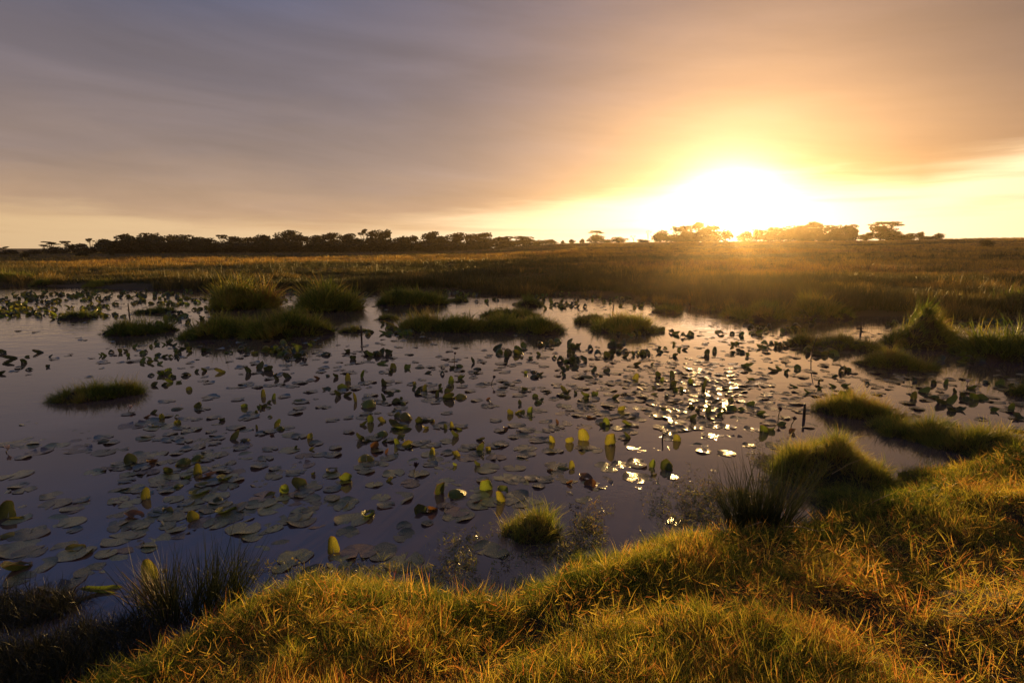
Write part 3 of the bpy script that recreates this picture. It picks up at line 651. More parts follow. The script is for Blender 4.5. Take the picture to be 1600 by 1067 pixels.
# ------------------------------------------------------------------ lilies: leaf shapes
def leaf_mesh(name, kind, seed, mat, rings=5, segs=22):
    r = np.random.default_rng(seed)
    notch = R(10) if kind == 'P' else R(1.5); V = []; RA = []; AN = []
    th = np.linspace(-math.pi / 2 + notch, 1.5 * math.pi - notch, segs)
    k0 = {'U': 1.65, 'F': 1.35, 'B': 1.25, 'D': -0.95, 'R': 2.7, 'P': 0.0}[kind] * r.uniform(0.85, 1.15)
    el = {'U': 1.35, 'F': 1.15, 'B': 1.15, 'D': 0.95, 'R': 1.9, 'P': 1.0}[kind] * r.uniform(0.92, 1.1)
    ph = r.uniform(0, 6, 4)
    pts = [(0.0, 0.0, 0.0, 0.0)] + [(rho, q, rho * math.cos(q) * (1 + 0.05 * math.sin(2 * q + ph[0]) + 0.035 * math.sin(5 * q + ph[1])), rho * math.sin(q) * (1 + 0.04 * math.sin(3 * q + ph[2]) + 0.03 * math.sin(7 * q + ph[3]))) for rho in np.linspace(1 / rings, 1, rings) for q in th]
    for rho, q, u, v in pts:
        if kind == 'P':
            x, y = u, v; z = 0.022 * math.sin(2 * q + ph[0]) * rho ** 2 + 0.018 * math.sin(5 * q + ph[1]) * rho ** 3 + (0.16 * max(0, math.sin(q + ph[2]) - 0.75) * 4 * rho ** 4 if seed % 3 == 0 else 0)
        else:
            vv = v * el
            k = k0 * (1 + (0.35 if kind in 'UR' else 0.15) * v)
            if kind == 'U': u = u * (1 - 0.42 * max(v, 0) ** 1.3)
            if kind == 'F': u = u * (1 - 0.55 * max(v, 0))
            x = math.sin(k * u) / k; z = (1 - math.cos(k * u)) / k; y = vv
            kl = {'U': 0.25, 'F': 0.45, 'B': 0.55, 'D': -0.7, 'R': 0.12}[kind] * (1 + 0.3 * math.sin(ph[2]))
            z += kl * 0.5 * vv * vv
            z += 0.05 * math.sin(3 * q + ph[3]) * rho ** 2 + 0.03 * math.sin(6 * q + ph[1]) * rho ** 3
            tilt = {'U': R(70 + 10 * math.sin(ph[0])), 'F': R(62 + 20 * math.sin(ph[0])), 'B': R(16), 'D': R(6), 'R': R(13)}[kind]
            y, z = y * math.cos(tilt) - z * math.sin(tilt), y * math.sin(tilt) + z * math.cos(tilt)
        V.append((x, y, z)); RA.append(rho); AN.append(q)
    V = np.array(V)
    F = []
    n = segs
    for j in range(n - 1):
        F.append((0, 1 + j, 2 + j))
        for i in range(rings - 1): F.append((1 + i * n + j, 1 + (i + 1) * n + j, 2 + (i + 1) * n + j, 2 + i * n + j))
    if kind in 'UF': V[:, 2] -= V[:, 2].min() + 0.12 * np.ptp(V[:, 2])
    elif kind == 'D': V[:, 2] -= V[:, 2].min() + 0.15 * np.ptp(V[:, 2])
    elif kind in 'BR': V[:, 2] -= V[:, 2].min() + 0.12 * np.ptp(V[:, 2])
    V[:, 0] -= (V[:, 0].max() + V[:, 0].min()) / 2; V[:, 1] -= (V[:, 1].max() + V[:, 1].min()) / 2
    me = mesh_np(name, V, F, mat, {'rad': RA, 'ang': AN})
    return me
SHAPES = {}
for kd in 'UFBDR':
    for cl in 'ygob':
        SHAPES[kd + cl] = [leaf_mesh('lily_leaf', kd, 100 + 10 * i + ord(kd), LM[cl]) for i in range(4)]
PADS = [leaf_mesh('lily_pad', 'P', 300 + i, M_pad, 4, 26) for i in range(7)] + [leaf_mesh('lily_pad', 'P', 320 + i, M_padb, 4, 26) for i in range(2)]

def tube(pts, rad, sides=6):
    V = []; F = []; pts = [np.array(p, float) for p in pts]; rad = list(rad)
    for i, p in enumerate(pts):
        d = pts[min(i + 1, len(pts) - 1)] - pts[max(i - 1, 0)]; d = d / (np.linalg.norm(d) + 1e-9)
        a = np.cross(d, (0, 0, 1.0) if abs(d[2]) < 0.9 else (1.0, 0, 0)); a /= np.linalg.norm(a); b = np.cross(d, a)
        for j in range(sides):
            q = 2 * math.pi * j / sides; V.append(p + rad[i] * (math.cos(q) * a + math.sin(q) * b))
    for i in range(len(pts) - 1):
        for j in range(sides):
            k = (j + 1) % sides; F.append((i * sides + j, i * sides + k, (i + 1) * sides + k, (i + 1) * sides + j))
    F.append(tuple(range(sides))[::-1]); F.append(tuple((len(pts) - 1) * sides + j for j in range(sides)))
    return np.array(V), F
v_, f_ = tube([(0, 0, -0.55), (0.03, 0.02, -0.2), (0.0, 0, 0.12)], [0.035, 0.035, 0.03], 5)
ME_stalk = mesh_np('stalk', v_, f_, M_stalk)

# stakes and stems standing in the water (also landmarks)
def stake(px, py, h, w, label, phrase, lean=(0, 0), name='stake', mat=M_wood):
    p = G(px, py); s = depth_of(p) / FPX; Hh = h * s; rr = w * s / 2
    pts = [(0, 0, -0.3), (0, 0, 0), (lean[0] * Hh * 0.45, 0, Hh * 0.5), (lean[0] * Hh, lean[1] * Hh, Hh)]
    V, F = tube(pts, [rr * 1.05, rr, rr * 0.95, rr * 0.75], 7)
    V += rng.normal(0, rr * 0.08, V.shape)
    o = obj(name, mesh_np(name, V, F, mat), loc=(p[0], p[1], 0), rot=(0, 0, rng.uniform(0, 6))); tag(o, label, name.replace('_', ' '), 'stakes and twigs standing in the water')
    LAND.append((phrase, p[:2].copy())); return o
stake(1256, 653, 23, 4.5, 'thick dark broken stake in the water beside the flat-topped islet', 'the thick stake')
stake(565, 530, 21, 3.0, 'rough dark stake standing in open water beside the humped mound', 'the rough stake')
stake(1345, 517, 14, 3.0, 'short black stake between the long low islet and the far shore', 'the short black stake')
stake(202, 492, 18, 2.0, 'thin bare stake among the far lily leaves near the rounded islet', 'the thin stake')
stake(1267, 562, 40, 1.6, 'long bent twig leaning out of the long low islet', 'the bent twig', (0.12, 0.1), 'bare_twig')
stake(957, 493, 18, 1.8, 'forked dead twig standing behind the wedge-shaped islet', 'the dead twig', (0.15, 0), 'bare_twig')
stake(1035, 690, 14, 2.6, 'dead curved stalk standing among pads near five yellow upright leaves', 'the dead curved stalk', (0.1, 0), 'dead_stalk')

# (x, waterline y, width, height, shape, colour) of each surveyed leaf
LEAVES = '''12 808 24 28 U o;25 811 26 12 R y;12 838 26 12 D y;25 890 38 30 B o;117 858 26 12 B y;228 780 14 22 U y;208 807 30 16 B b;262 802 22 14 B o;299 813 18 16 U y;233 905 22 34 U y;257 892 10 7 D y;158 925 60 10 R g;352 799 36 18 B g;340 782 16 11 D o;
161 690 20 7 D o;203 724 18 18 F o;238 722 18 12 B b;261 739 13 16 F o;285 726 26 18 D g;308 718 22 14 D g;309 740 12 18 U y;322 745 28 12 B b;292 748 12 8 B g;350 748 24 14 B g;278 761 16 12 D g;310 771 34 14 B g;318 757 18 9 D y;367 687 13 16 F o;383 689 18 9 D o;
253 655 8 12 U y;277 652 8 6 D y;277 663 10 10 U y;241 646 8 6 B o;230 652 10 6 B b;244 666 14 5 B y;310 637 12 12 U o;276 640 18 7 D o;346 657 9 6 B o;295 610 9 8 U y;257 602 10 10 B o;242 603 8 7 B o;279 597 12 7 B g;250 586 14 14 B g;263 582 10 10 U g;290 587 15 9 D o;236 587 10 5 D o;318 580 8 8 F o;308 582 6 6 B o;343 582 16 10 B y;387 583 9 14 U o;
3 552 10 8 F o;12 568 14 7 B o;15 561 20 8 B o;36 567 8 9 U o;42 558 8 8 D g;58 552 14 8 B o;45 578 10 6 D o;30 575 16 6 D o;75 574 6 5 B o;80 558 6 5 F o;2 585 8 6 B o;
407 577 12 16 F o;419 579 14 12 F o;509 555 14 9 D o;542 550 12 8 B o;551 562 10 10 F o;572 555 13 10 B o;597 569 18 7 B g;614 576 10 10 U y;637 577 16 11 B g;655 575 18 5 D o;692 575 8 8 D o;706 575 12 7 B o;718 573 14 7 D g;746 577 14 6 D o;739 567 5 12 F o;791 559 7 17 F o;495 592 9 12 B b;512 588 8 8 D o;524 590 8 10 F o;544 596 9 16 U y;567 590 6 16 F g;448 591 12 10 F o;599 603 8 14 F o;664 611 7 14 U y;688 605 6 8 F o;704 600 9 16 U g;721 592 12 10 B g;702 604 10 5 D o;691 585 7 7 D o;669 584 14 6 B o;610 582 7 6 B o;
412 620 7 14 U y;428 624 6 11 U g;466 627 18 7 D g;510 610 18 8 B o;534 608 16 10 F g;527 619 10 14 F o;543 619 14 10 B o;554 628 5 18 U y;575 635 26 18 D g;582 632 8 9 U y;599 625 6 12 F o;609 617 12 8 B o;621 611 12 5 D g;627 624 5 6 F o;701 623 18 14 F o;719 622 20 12 D y;763 625 7 9 B b;421 630 6 5 B o;
567 664 12 14 B y;578 661 10 18 U g;596 660 15 12 B y;634 655 24 20 D y;621 652 10 10 F o;655 662 12 16 F o;628 670 30 14 B g;617 667 16 14 F o;597 680 18 12 D g;562 688 14 16 F o;586 701 13 15 U b;601 691 8 8 F o;619 695 9 14 U g;627 685 16 10 B o;636 698 18 14 B y;572 690 10 4 B o;605 708 6 9 F b;619 709 10 6 B y;571 719 25 16 D y;676 710 9 12 U y;665 670 11 9 B y;675 659 9 6 D y;710 683 12 16 F o;706 667 6 10 U y;696 670 6 10 F o;718 672 11 7 B g;712 713 15 12 B y;710 728 7 8 F g;751 688 14 9 B o;751 706 12 18 F o;763 706 13 12 B y;745 728 10 12 F o;790 670 7 5 B b;797 648 10 12 F y;485 686 9 14 U y;487 703 8 9 B y;463 700 5 6 F o;425 680 10 6 B b;422 652 8 4 D y;401 645 6 6 D y;401 670 4 8 U o;
443 771 14 20 U g;467 761 24 18 F o;518 736 26 12 B o;540 752 20 20 F g;575 805 28 20 B g;609 752 8 7 B y;689 774 16 28 U o;714 774 32 20 D g;760 769 20 26 U g;785 768 24 14 B g;781 786 14 24 U y;675 798 16 12 F b;656 801 22 14 F o;745 786 20 8 R b;490 742 7 7 F o;421 776 20 8 B o;520 862 18 24 U y;
835 590 15 9 D o;833 582 11 6 D o;829 560 8 10 D g;841 555 8 8 F o;807 553 10 10 B o;889 553 8 12 U o;866 560 8 6 D o;1004 549 13 5 B o;977 559 11 9 B o;957 549 12 7 B o;996 571 13 9 B o;1020 570 6 6 F o;885 565 16 6 B o;879 579 11 12 B o;880 588 7 8 F o;899 578 18 8 B o;929 582 10 12 F o;949 582 12 8 F o;916 590 24 7 D o;939 588 7 3 D o;994 594 10 12 U y;1028 589 9 13 F o;1035 596 6 8 U g;1050 590 8 13 U o;1053 602 14 12 B o;1054 611 6 8 F o;1079 600 8 13 F g;1100 610 6 24 U o;1168 573 20 12 B g;1173 594 14 9 B g;1106 555 9 14 F o;1117 550 7 10 U o;1145 554 10 8 B o;1156 551 14 8 B o;
914 619 14 11 B g;930 619 16 11 B g;962 623 13 14 B o;1042 622 8 7 D o;1097 622 12 7 D o;840 627 12 7 B o;812 632 6 9 F o;819 609 8 6 B o;810 646 12 10 B y;829 646 9 14 U g;817 647 8 8 F o;972 643 12 13 U y;1037 642 12 8 B o;1107 645 8 15 U o;1128 642 16 14 D g;1143 640 18 16 D g;1157 641 14 14 D g;1142 626 9 7 F o;1125 650 12 12 B g;1174 635 14 11 F g;1085 655 12 12 F o;1096 652 14 8 R o;1189 648 14 10 B g;1192 676 14 16 U g;925 653 16 5 B b;947 665 12 14 U g;941 668 14 12 B o;982 664 20 12 B g;870 662 5 9 F b;980 684 9 13 F o;861 692 10 15 U y;891 693 13 15 U y;912 689 18 26 U y;955 697 17 28 U y;1058 690 12 15 U y;1020 730 10 14 F g;1040 733 20 18 F o;1021 741 14 9 B y;1045 734 14 8 B g;893 732 9 14 U y;880 732 22 7 D g;915 747 24 12 B b;923 759 20 12 F b;890 756 11 10 B b;859 737 9 7 B b;
1246 577 11 9 F g;1217 578 10 8 B g;1230 583 8 10 F o;1208 580 16 9 B o;1305 590 10 7 B o;1240 605 16 7 R g;1262 614 13 8 F g;1281 608 11 8 B g;1301 604 12 7 B g;1322 603 16 8 B g;1315 621 10 14 U g;1325 616 18 14 D g;1305 618 14 5 D y;1355 601 7 6 D o;1280 598 4 7 F o;1505 558 9 14 U g;1519 566 8 5 B o;1428 596 7 7 F o;1459 600 8 9 F o;1479 601 6 12 F g;1428 624 9 17 U y;1447 615 18 14 F g;1491 614 6 11 F o;1459 622 18 9 D g;1470 632 15 14 F o;1488 632 15 20 F g;1520 608 14 9 F g;1504 620 8 10 F o;1509 627 14 12 B o;1521 625 13 15 U g;1535 624 16 11 B g;1503 642 16 10 B o;1487 643 12 9 F o;1541 599 9 6 D o;1565 603 13 13 U g;1575 591 10 6 B o;1581 604 8 8 F o;1555 643 13 10 B g;1581 640 9 13 U g;1591 654 16 14 B o;1205 672 20 14 B g;1222 664 16 14 D g;1238 675 12 8 B b'''
leaves = []
for q in LEAVES.replace('\n', '').split(';'):
    q = q.split(); leaves.append((float(q[0]), float(q[1]), float(q[2]), float(q[3]), q[4], q[5]))

def place_leaf(px, py, w, h, kd, cl):
    p = G(px, py); s = depth_of(p) / FPX; phi = math.atan2(CAM_H, np.linalg.norm(p[:2]))
    me = random.choice(SHAPES[kd + cl]); co = np.array([v.co[:] for v in me.vertices]); ex = np.ptp(co, axis=0)
    W, Hh = w * s, h * s * (0.80 if kd in 'UF' else 1.0)
    if kd in 'UF':
        yaw = random.uniform(-0.5, 0.5) + (math.pi if random.random() < 0.5 else 0) if kd == 'U' else random.uniform(-0.9, 0.9) + (math.pi if random.random() < 0.5 else 0)
        sx = W / ex[0]; sz = Hh / (ex[2] * 0.88) / math.cos(phi); sy = math.sqrt(sx * sz)
        if kd == 'U': sx *= 1.05
    else:
        yaw = random.uniform(0, 6.283)
        if kd == 'R': yaw = random.choice([-1, 1]) * random.uniform(0.9, 1.4)
        sx = W / (ex[1] if kd == 'R' else max(ex[0], ex[1])) * 1.05
        sy = sx
        app = sx * ex[1] * math.sin(phi) * 0.8; sz = max((Hh - app) / (ex[2] * math.cos(phi)), sx * 0.55); sz = min(sz, sx * 1.6)
        if kd == 'D': sx, sy = sx * 1.0, sy * 0.8
    yaw -= math.atan2(p[0], p[1])
    return me, (p[0], p[1] + 0.3 * sy * 0.5, 0.0), (random.uniform(-.08, .08), random.uniform(-.12, .12), yaw), (sx, sy, sz)

ORD = 'first second third fourth fifth sixth seventh eighth ninth tenth eleventh twelfth thirteenth fourteenth fifteenth sixteenth seventeenth eighteenth nineteenth twentieth'.split()
def ordinal(i):
    i += 1
    if i <= 20: return ORD[i - 1]
    t_ = {2: 'twenty', 3: 'thirty', 4: 'forty', 5: 'fifty', 6: 'sixty', 7: 'seventy'}
    if i % 10 == 0: return t_[i // 10][:-1] + 'ieth'
    return t_[i // 10] + '-' + ORD[i % 10 - 1]
def label_by_landmark(items, noun_fmt):
    "items: (object, description, xy) -> label: which kind, and how manieth of that kind out from the landmark beside it"
    by = {}
    for o, desc, xy in items:
        j = min(range(len(LAND)), key=lambda i: float(np.hypot(*(LAND[i][1] - xy))))
        by.setdefault((desc, j), []).append((float(np.hypot(*(LAND[j][1] - xy))), o))
    for (desc, j), v in by.items():
        v.sort(key=lambda q: q[0])
        for i, (_, o) in enumerate(v):
            if len(v) == 1: o['label'] = f'{desc}, alone beside {LAND[j][0]}'
            else: o['label'] = f'{desc}, {ordinal(i)} from {LAND[j][0]}'
SHN = {'U': 'upright rolled', 'F': 'standing folded', 'B': 'curled boat-shaped', 'D': 'domed floating', 'R': 'long rolled-up'}
CLN = {'y': 'yellow-green', 'g': 'green', 'o': 'dark', 'b': 'brown'}
items = []; extra = []
# fill the beds between the surveyed ones with smaller leaves of the same kinds
fill = []
zones = [(240, 550, 55, 9, 26), (300, 545, 60, 8, 16), (620, 600, 190, 32, 24), (900, 600, 160, 30, 18), (1060, 548, 45, 8, 16), (1190, 540, 60, 10, 12), (500, 650, 150, 30, 10)]
for zx, zy, sx, sy, n in zones:
    cen = [(rng.normal(zx, sx), rng.normal(zy, sy * 0.8)) for _ in range(max(3, n // 4))]
    for _ in range(n):
        ca, cb = random.choice(cen); a, b = rng.normal(ca, 13), rng.normal(cb, 4)
        if b < 536: b = 536 + rng.uniform(0, 8)
        fill.append((a, b, rng.uniform(5, 11) * (b - 400) / 180, rng.uniform(5, 10) * (b - 400) / 180, random.choice('UFFBBBDD'), random.choice('oooggy')))
allv = leaves + fill
allv.sort(key=lambda q: -q[2] * q[3])
main, rest = allv[:296], allv[296:]
for (px, py, w, h, kd, cl) in main:
    me, loc, rot, scl = place_leaf(px, py, w, h, kd, cl)
    o = obj('lily_leaf', me, loc=loc, rot=rot, scale=scl); o['category'] = 'lily leaf'; o['group'] = 'curled lily leaves raised above the water'
    if w * h > 150 and kd in 'UFB':
        obj('stalk', ME_stalk, o)
    items.append((o, f'{CLN[cl]} {SHN[kd]} lily leaf', np.array(loc[:2])))
# lily leaves beyond the 300 that show largest: one object
def join_rest():
    V = []; F = []; n = 0; RA = []; AN = []; MI = []
    mats = [LM['o'], LM['g'], LM['y'], LM['b']]; mi = {'o': 0, 'g': 1, 'y': 2, 'b': 3}
    small = {k: leaf_mesh('s', k[0], 500 + ord(k[0]) + ord(k[1]), None, 2, 9) for k in [a + b for a in 'UFBD' for b in '12']}
    cos = {k: (np.array([v.co[:] for v in m.vertices]), [tuple(p.vertices) for p in m.polygons], np.array([a.value for a in m.attributes['rad'].data]), np.array([a.value for a in m.attributes['ang'].data])) for k, m in small.items()}
    lst = list(rest)
    bands = [(60, 470, 60, 7, 90), (180, 462, 70, 6, 90), (270, 472, 50, 9, 70), (90, 485, 70, 7, 90), (30, 490, 30, 6, 40), (300, 500, 30, 10, 40), (440, 462, 25, 10, 40), (610, 515, 35, 8, 26), (590, 460, 20, 4, 14), (720, 462, 40, 7, 30), (870, 470, 30, 8, 30),
             (920, 462, 60, 5, 50), (1030, 462, 40, 5, 30), (990, 480, 60, 8, 34), (1060, 520, 40, 9, 10), (1210, 520, 30, 8, 24), (1330, 505, 70, 5, 26), (1540, 505, 45, 6, 70), (1200, 545, 50, 8, 24), (1460, 570, 60, 14, 12), (400, 548, 120, 14, 26), (700, 545, 200, 12, 40), (950, 545, 80, 10, 34)]
    for zx, zy, sx, sy, m in bands:
        cen = [(rng.normal(zx, sx), rng.normal(zy, sy * 0.8)) for _ in range(max(3, m // 5))]
        for _ in range(m):
            ca, cb = random.choice(cen); a, b = rng.normal(ca, 13), max(rng.normal(cb, 2.2), 455)
            sz = (b - 388) / 110
            lst.append((a, b, rng.uniform(4, 9) * sz + 1.0, rng.uniform(3, 7) * sz + 1.0, random.choice('UFFFDD'), random.choice('ooooggyy')))
    for (px, py, w, h, kd, cl) in lst:
        kd = 'B' if kd == 'R' else kd
        p = G(px, py); s = depth_of(p) / FPX; co, fs, ra, an = cos[kd + random.choice('12')]; ex = np.ptp(co, axis=0)
        q = co * np.array([w * s / ex[0], w * s / ex[0], h * s / ex[2]]); a = random.uniform(-0.8, 0.8) + random.choice((0, math.pi))
        q = np.stack([q[:, 0] * math.cos(a) - q[:, 1] * math.sin(a) + p[0], q[:, 0] * math.sin(a) + q[:, 1] * math.cos(a) + p[1], q[:, 2]], -1)
        V.append(q); F += [tuple(n + i for i in f) for f in fs]; MI += [mi[cl]] * len(fs); n += len(q); RA.append(ra); AN.append(an)
    me = mesh_np('far_lily_leaves', np.vstack(V), F, None, {'rad': np.concatenate(RA), 'ang': np.concatenate(AN)})
    for m in mats: me.materials.append(m)
    me.polygons.foreach_set('material_index', MI)
    o = obj('far_lily_leaves', me); tag(o, 'beds of small distant lily leaves dotting the far water', 'lily leaves', kind='stuff')
join_rest()

# flat pads: (x, y, width)
PADL = '''47 835 60;35 857 70;75 818 60;107 816 30;116 828 22;133 861 34;185 842 55;212 832 50;234 857 30;175 880 60;140 890 50;100 905 90;60 885 60;30 905 50;75 928 80;212 925 40;300 825 80;225 812 60;270 808 50;320 808 44;357 810 50;382 825 60;395 838 40;382 878 50;472 812 60;477 803 42;417 826 44;550 812 60;542 832 40;632 837 45;668 818 20;442 853 50;462 870 60;440 887 34;490 899 60;560 862 64;597 862 62;632 877 70;532 878 50;717 805 56;760 856 50;775 862 50;
572 736 34;577 724 36;607 715 36;650 722 34;520 710 28;585 757 30;519 764 28;537 792 36;542 784 40;485 762 40;450 740 34;615 740 40;642 755 38;655 740 36;620 778 60;487 779 32;472 801 50;415 786 40;712 776 40;750 787 50;695 790 30;422 702 24;430 732 20;462 645 24;415 717 24;700 727 40;732 715 40;762 732 50;787 745 40;775 715 36;
825 709 26;815 702 30;827 747 60;862 742 60;822 777 72;807 775 50;947 730 48;920 760 52;942 752 46;997 747 56;1010 757 50;1047 744 32;997 727 28;995 702 34;925 702 40;1035 700 30;1092 697 30;1135 709 28;1112 682 44;1150 685 36;912 780 34;
130 690 50;120 702 50;87 697 40;25 690 50;62 706 40;162 707 40;185 703 30;167 732 34;192 730 34;217 727 22;210 665 50;230 660 40;250 667 50;280 682 36;25 742 50;185 782 34;87 787 50;117 792 45;272 780 34;300 790 50;337 768 40;357 760 34;387 712 40;350 725 40;342 730 36;325 715 36;250 748 40;360 792 60;395 790 50;1262 665 34;1090 805 44;1110 822 40;1060 815 44;1130 800 40'''
pads = [tuple(map(float, q.split())) for q in PADL.replace('\n', '').split(';')]
zoned = [(940, 640, 90, 24, 50), (1060, 650, 70, 22, 60), (1120, 620, 60, 20, 50), (620, 690, 110, 34, 26), (760, 700, 80, 30, 20), (440, 690, 90, 34, 12), (650, 625, 120, 20, 24), (900, 590, 130, 18, 30), (300, 740, 70, 40, 40), (330, 660, 70, 20, 30), (40, 830, 50, 40, 16), (420, 780, 130, 40, 60), (820, 730, 90, 36, 40), (150, 700, 90, 20, 16), (1110, 600, 50, 20, 40), (470, 600, 110, 20, 30), (1240, 620, 50, 18, 20), (1520, 630, 60, 20, 20), (480, 800, 100, 30, 10), (250, 780, 60, 30, 10)]
fillp = []
for zx, zy, sx, sy, n in zoned:
    for _ in range(n):
        a, b = rng.normal(zx, sx), rng.normal(zy, sy)
        if b < 545 or b > 880: continue
        fillp.append((a, b, rng.uniform(0.55, 1.1) * 0.24 * FPX / depth_of(G(a, b))))
allp = sorted(pads + fillp, key=lambda q: -q[2]); pm, pr = allp[:296], allp[296:]
def covered(px, py): 
    return False
for i, (px, py, w) in enumerate(pm):
    p = G(px, py); s = depth_of(p) / FPX; k = w * s / 2 * 0.88
    if near_sd(p[0], p[1]) > -0.05: continue
    mi = random.choice(range(7)) if random.random() < 0.86 else random.choice((7, 8))
    o = obj('lily_pad', PADS[mi], loc=(p[0], p[1], -0.0015 + 0.0008 * (i % 9)), rot=(random.gauss(0, 0.012), random.gauss(0, 0.012), random.uniform(0, 6.28)), scale=(k, k * random.uniform(0.78, 1.0), k))
    o['category'] = 'lily pad'; o['group'] = 'flat lily pads floating on the pond'
    size = 'large' if w * s > 0.36 else 'small' if w * s < 0.24 else 'middling'
    items.append((o, f'{size} flat {"grey-green" if mi < 7 else "reddish"} lily pad', p[:2].copy()))
def join_pads():
    V = []; F = []; n = 0; RA = []; AN = []
    m = leaf_mesh('s', 'P', 903, None, 2, 12); co0 = np.array([v.co[:] for v in m.vertices]); fs = [tuple(p.vertices) for p in m.polygons]
    ra = np.array([a.value for a in m.attributes['rad'].data]); an = np.array([a.value for a in m.attributes['ang'].data])
    lst = list(pr)
    for zx, zy, sx, sy, c in [(300, 560, 200, 12, 60), (700, 560, 250, 14, 110), (1000, 560, 150, 14, 100), (1150, 530, 60, 20, 90), (150, 480, 120, 14, 260), (1000, 480, 80, 14, 120), (1430, 600, 120, 20, 120), (1500, 515, 80, 8, 160), (700, 470, 100, 10, 80), (500, 530, 200, 8, 60), (1070, 600, 90, 22, 200), (620, 600, 160, 30, 60)]:
        for _ in range(c):
            a, b = rng.normal(zx, sx), rng.normal(zy, sy)
            if b > 458: lst.append((a, b, rng.uniform(0.08, 0.22) * FPX / depth_of(G(a, b))))
    for i, (px, py, w) in enumerate(lst):
        p = G(px, py); k = w * depth_of(p) / FPX / 2; a = random.uniform(0, 6.28)
        if near_sd(p[0], p[1]) > -0.05: continue
        q = co0 * k; q = np.stack([q[:, 0] * math.cos(a) - q[:, 1] * math.sin(a) + p[0], q[:, 0] * math.sin(a) + q[:, 1] * math.cos(a) + p[1], q[:, 2] + 0.003 + 0.0009 * (i % 11)], -1)
        V.append(q); F += [tuple(n + j for j in f) for f in fs]; n += len(q); RA.append(ra); AN.append(an)
    o = obj('far_lily_pads', mesh_np('far_lily_pads', np.vstack(V), F, M_pad, {'rad': np.concatenate(RA), 'ang': np.concatenate(AN)}))
    tag(o, 'beds of small flat lily pads spread over the middle and far water', 'lily pads', kind='stuff')
join_pads()
label_by_landmark(items, '')

# lily flowers and seed heads on stalks
def flower(px, py, h, label, mat=M_petal, stem=True):
    p = G(px, py); s = depth_of(p) / FPX; Hh = h * s
    root = obj('lily_flower', None, loc=(p[0], p[1], 0), rot=(random.uniform(-.2, .2), random.uniform(-.25, .25), 0)); tag(root, label, 'lily flower', 'lily buds and flowers on stalks')
    V, F = tube([(0, 0, -0.3), (0, 0, Hh * 0.4), (0.02, 0, Hh)], [0.006, 0.006, 0.005], 5); obj('stalk', mesh_np('stalk', V, F, M_stalk), root)
    V = []; F = []
    for j in range(9):
        q = j * 0.698; t_ = 0.35 + 0.35 * (j % 2); L = 0.055; dx, dy = math.cos(q), math.sin(q); i0 = len(V)
        for u, wd in ((0, 0.006), (0.5, 0.014), (0.85, 0.009), (1, 0.001)):
            rr = L * u * math.sin(t_); zz = Hh + L * u * math.cos(t_)
            V += [(0.02 + dx * rr - dy * wd, dy * rr + dx * wd, zz), (0.02 + dx * rr + dy * wd, dy * rr - dx * wd, zz)]
        for u in range(3): F.append((i0 + 2 * u, i0 + 2 * u + 1, i0 + 2 * u + 3, i0 + 2 * u + 2))
    obj('petals', mesh_np('petals', V, F, mat), root)
M_bud = simple_mat('dark_bud', (0.05, 0.025, 0.03), (0.10, 0.05, 0.06), 20)
for px, py, h, lb, mt in [(201, 642, 4, 'pale open lily flower low on the water beyond the lone ragged islet', M_petal), (1216, 655, 14, 'dark lily bud on a tall stalk above a green leaf near the thick stake', M_bud), (1236, 667, 11, 'purplish lily bud on a leaning stalk beside the thick stake', M_bud),
                          (647, 738, 9, 'small lily bud standing over flat pads below the yellow domed leaf', M_bud), (1511, 606, 8, 'pale lily flower among folded leaves beyond the flat-topped islet', M_petal), (10, 707, 5, 'pale bud by the edge of the water pads, far from any islet', M_petal), (710, 566, 12, 'thin dark bud on a bare stalk in front of the row of round tussocks', M_bud), (768, 600, 10, 'slim seed head on a bare stalk in the middle of the pond', M_bud)]:
    flower(px, py, h, lb, mt)

# bleached stalks lying over the shaded edge
for a, b, ha, hb, lb in [((190, 893), (238, 948), 0.35, 0.02, 'pale broken stalk crossing the rushes, upper of the pair'), ((163, 922), (208, 948), 0.15, 0.02, 'pale bent stalk poking out over the long rolled leaf'), ((208, 964), (262, 950), 0.03, 0.08, 'pale stalk lying flat under the fine rush clump'),
                         ((1395, 770), (1340, 800), 0.35, 0.15, 'bleached stalk slanting over the leafy hummock'), ((1352, 715), (1300, 740), 0.4, 0.3, 'thin bleached stalk sticking up behind the leafy hummock'), ((1280, 830), (1225, 822), 0.3, 0.25, 'bleached stalk bent across the spiky rush clump'), ((1140, 838), (1190, 815), 0.02, 0.3, 'split pale stalk leaning into the spiky rush clump')]:
    A, B = G(*a, z=ha), G(*b, z=hb); c = (A + B) / 2
    V, F = tube([A - c, (A + B) / 2 - c + np.array([0, 0, 0.015]), B - c], [0.0018, 0.003, 0.0035], 5)
    o = obj('dry_stalk', mesh_np('dry_stalk', V, F, M_straw), loc=tuple(c)); tag(o, lb, 'dry stalk', 'bleached stalks at the edge of the bank')

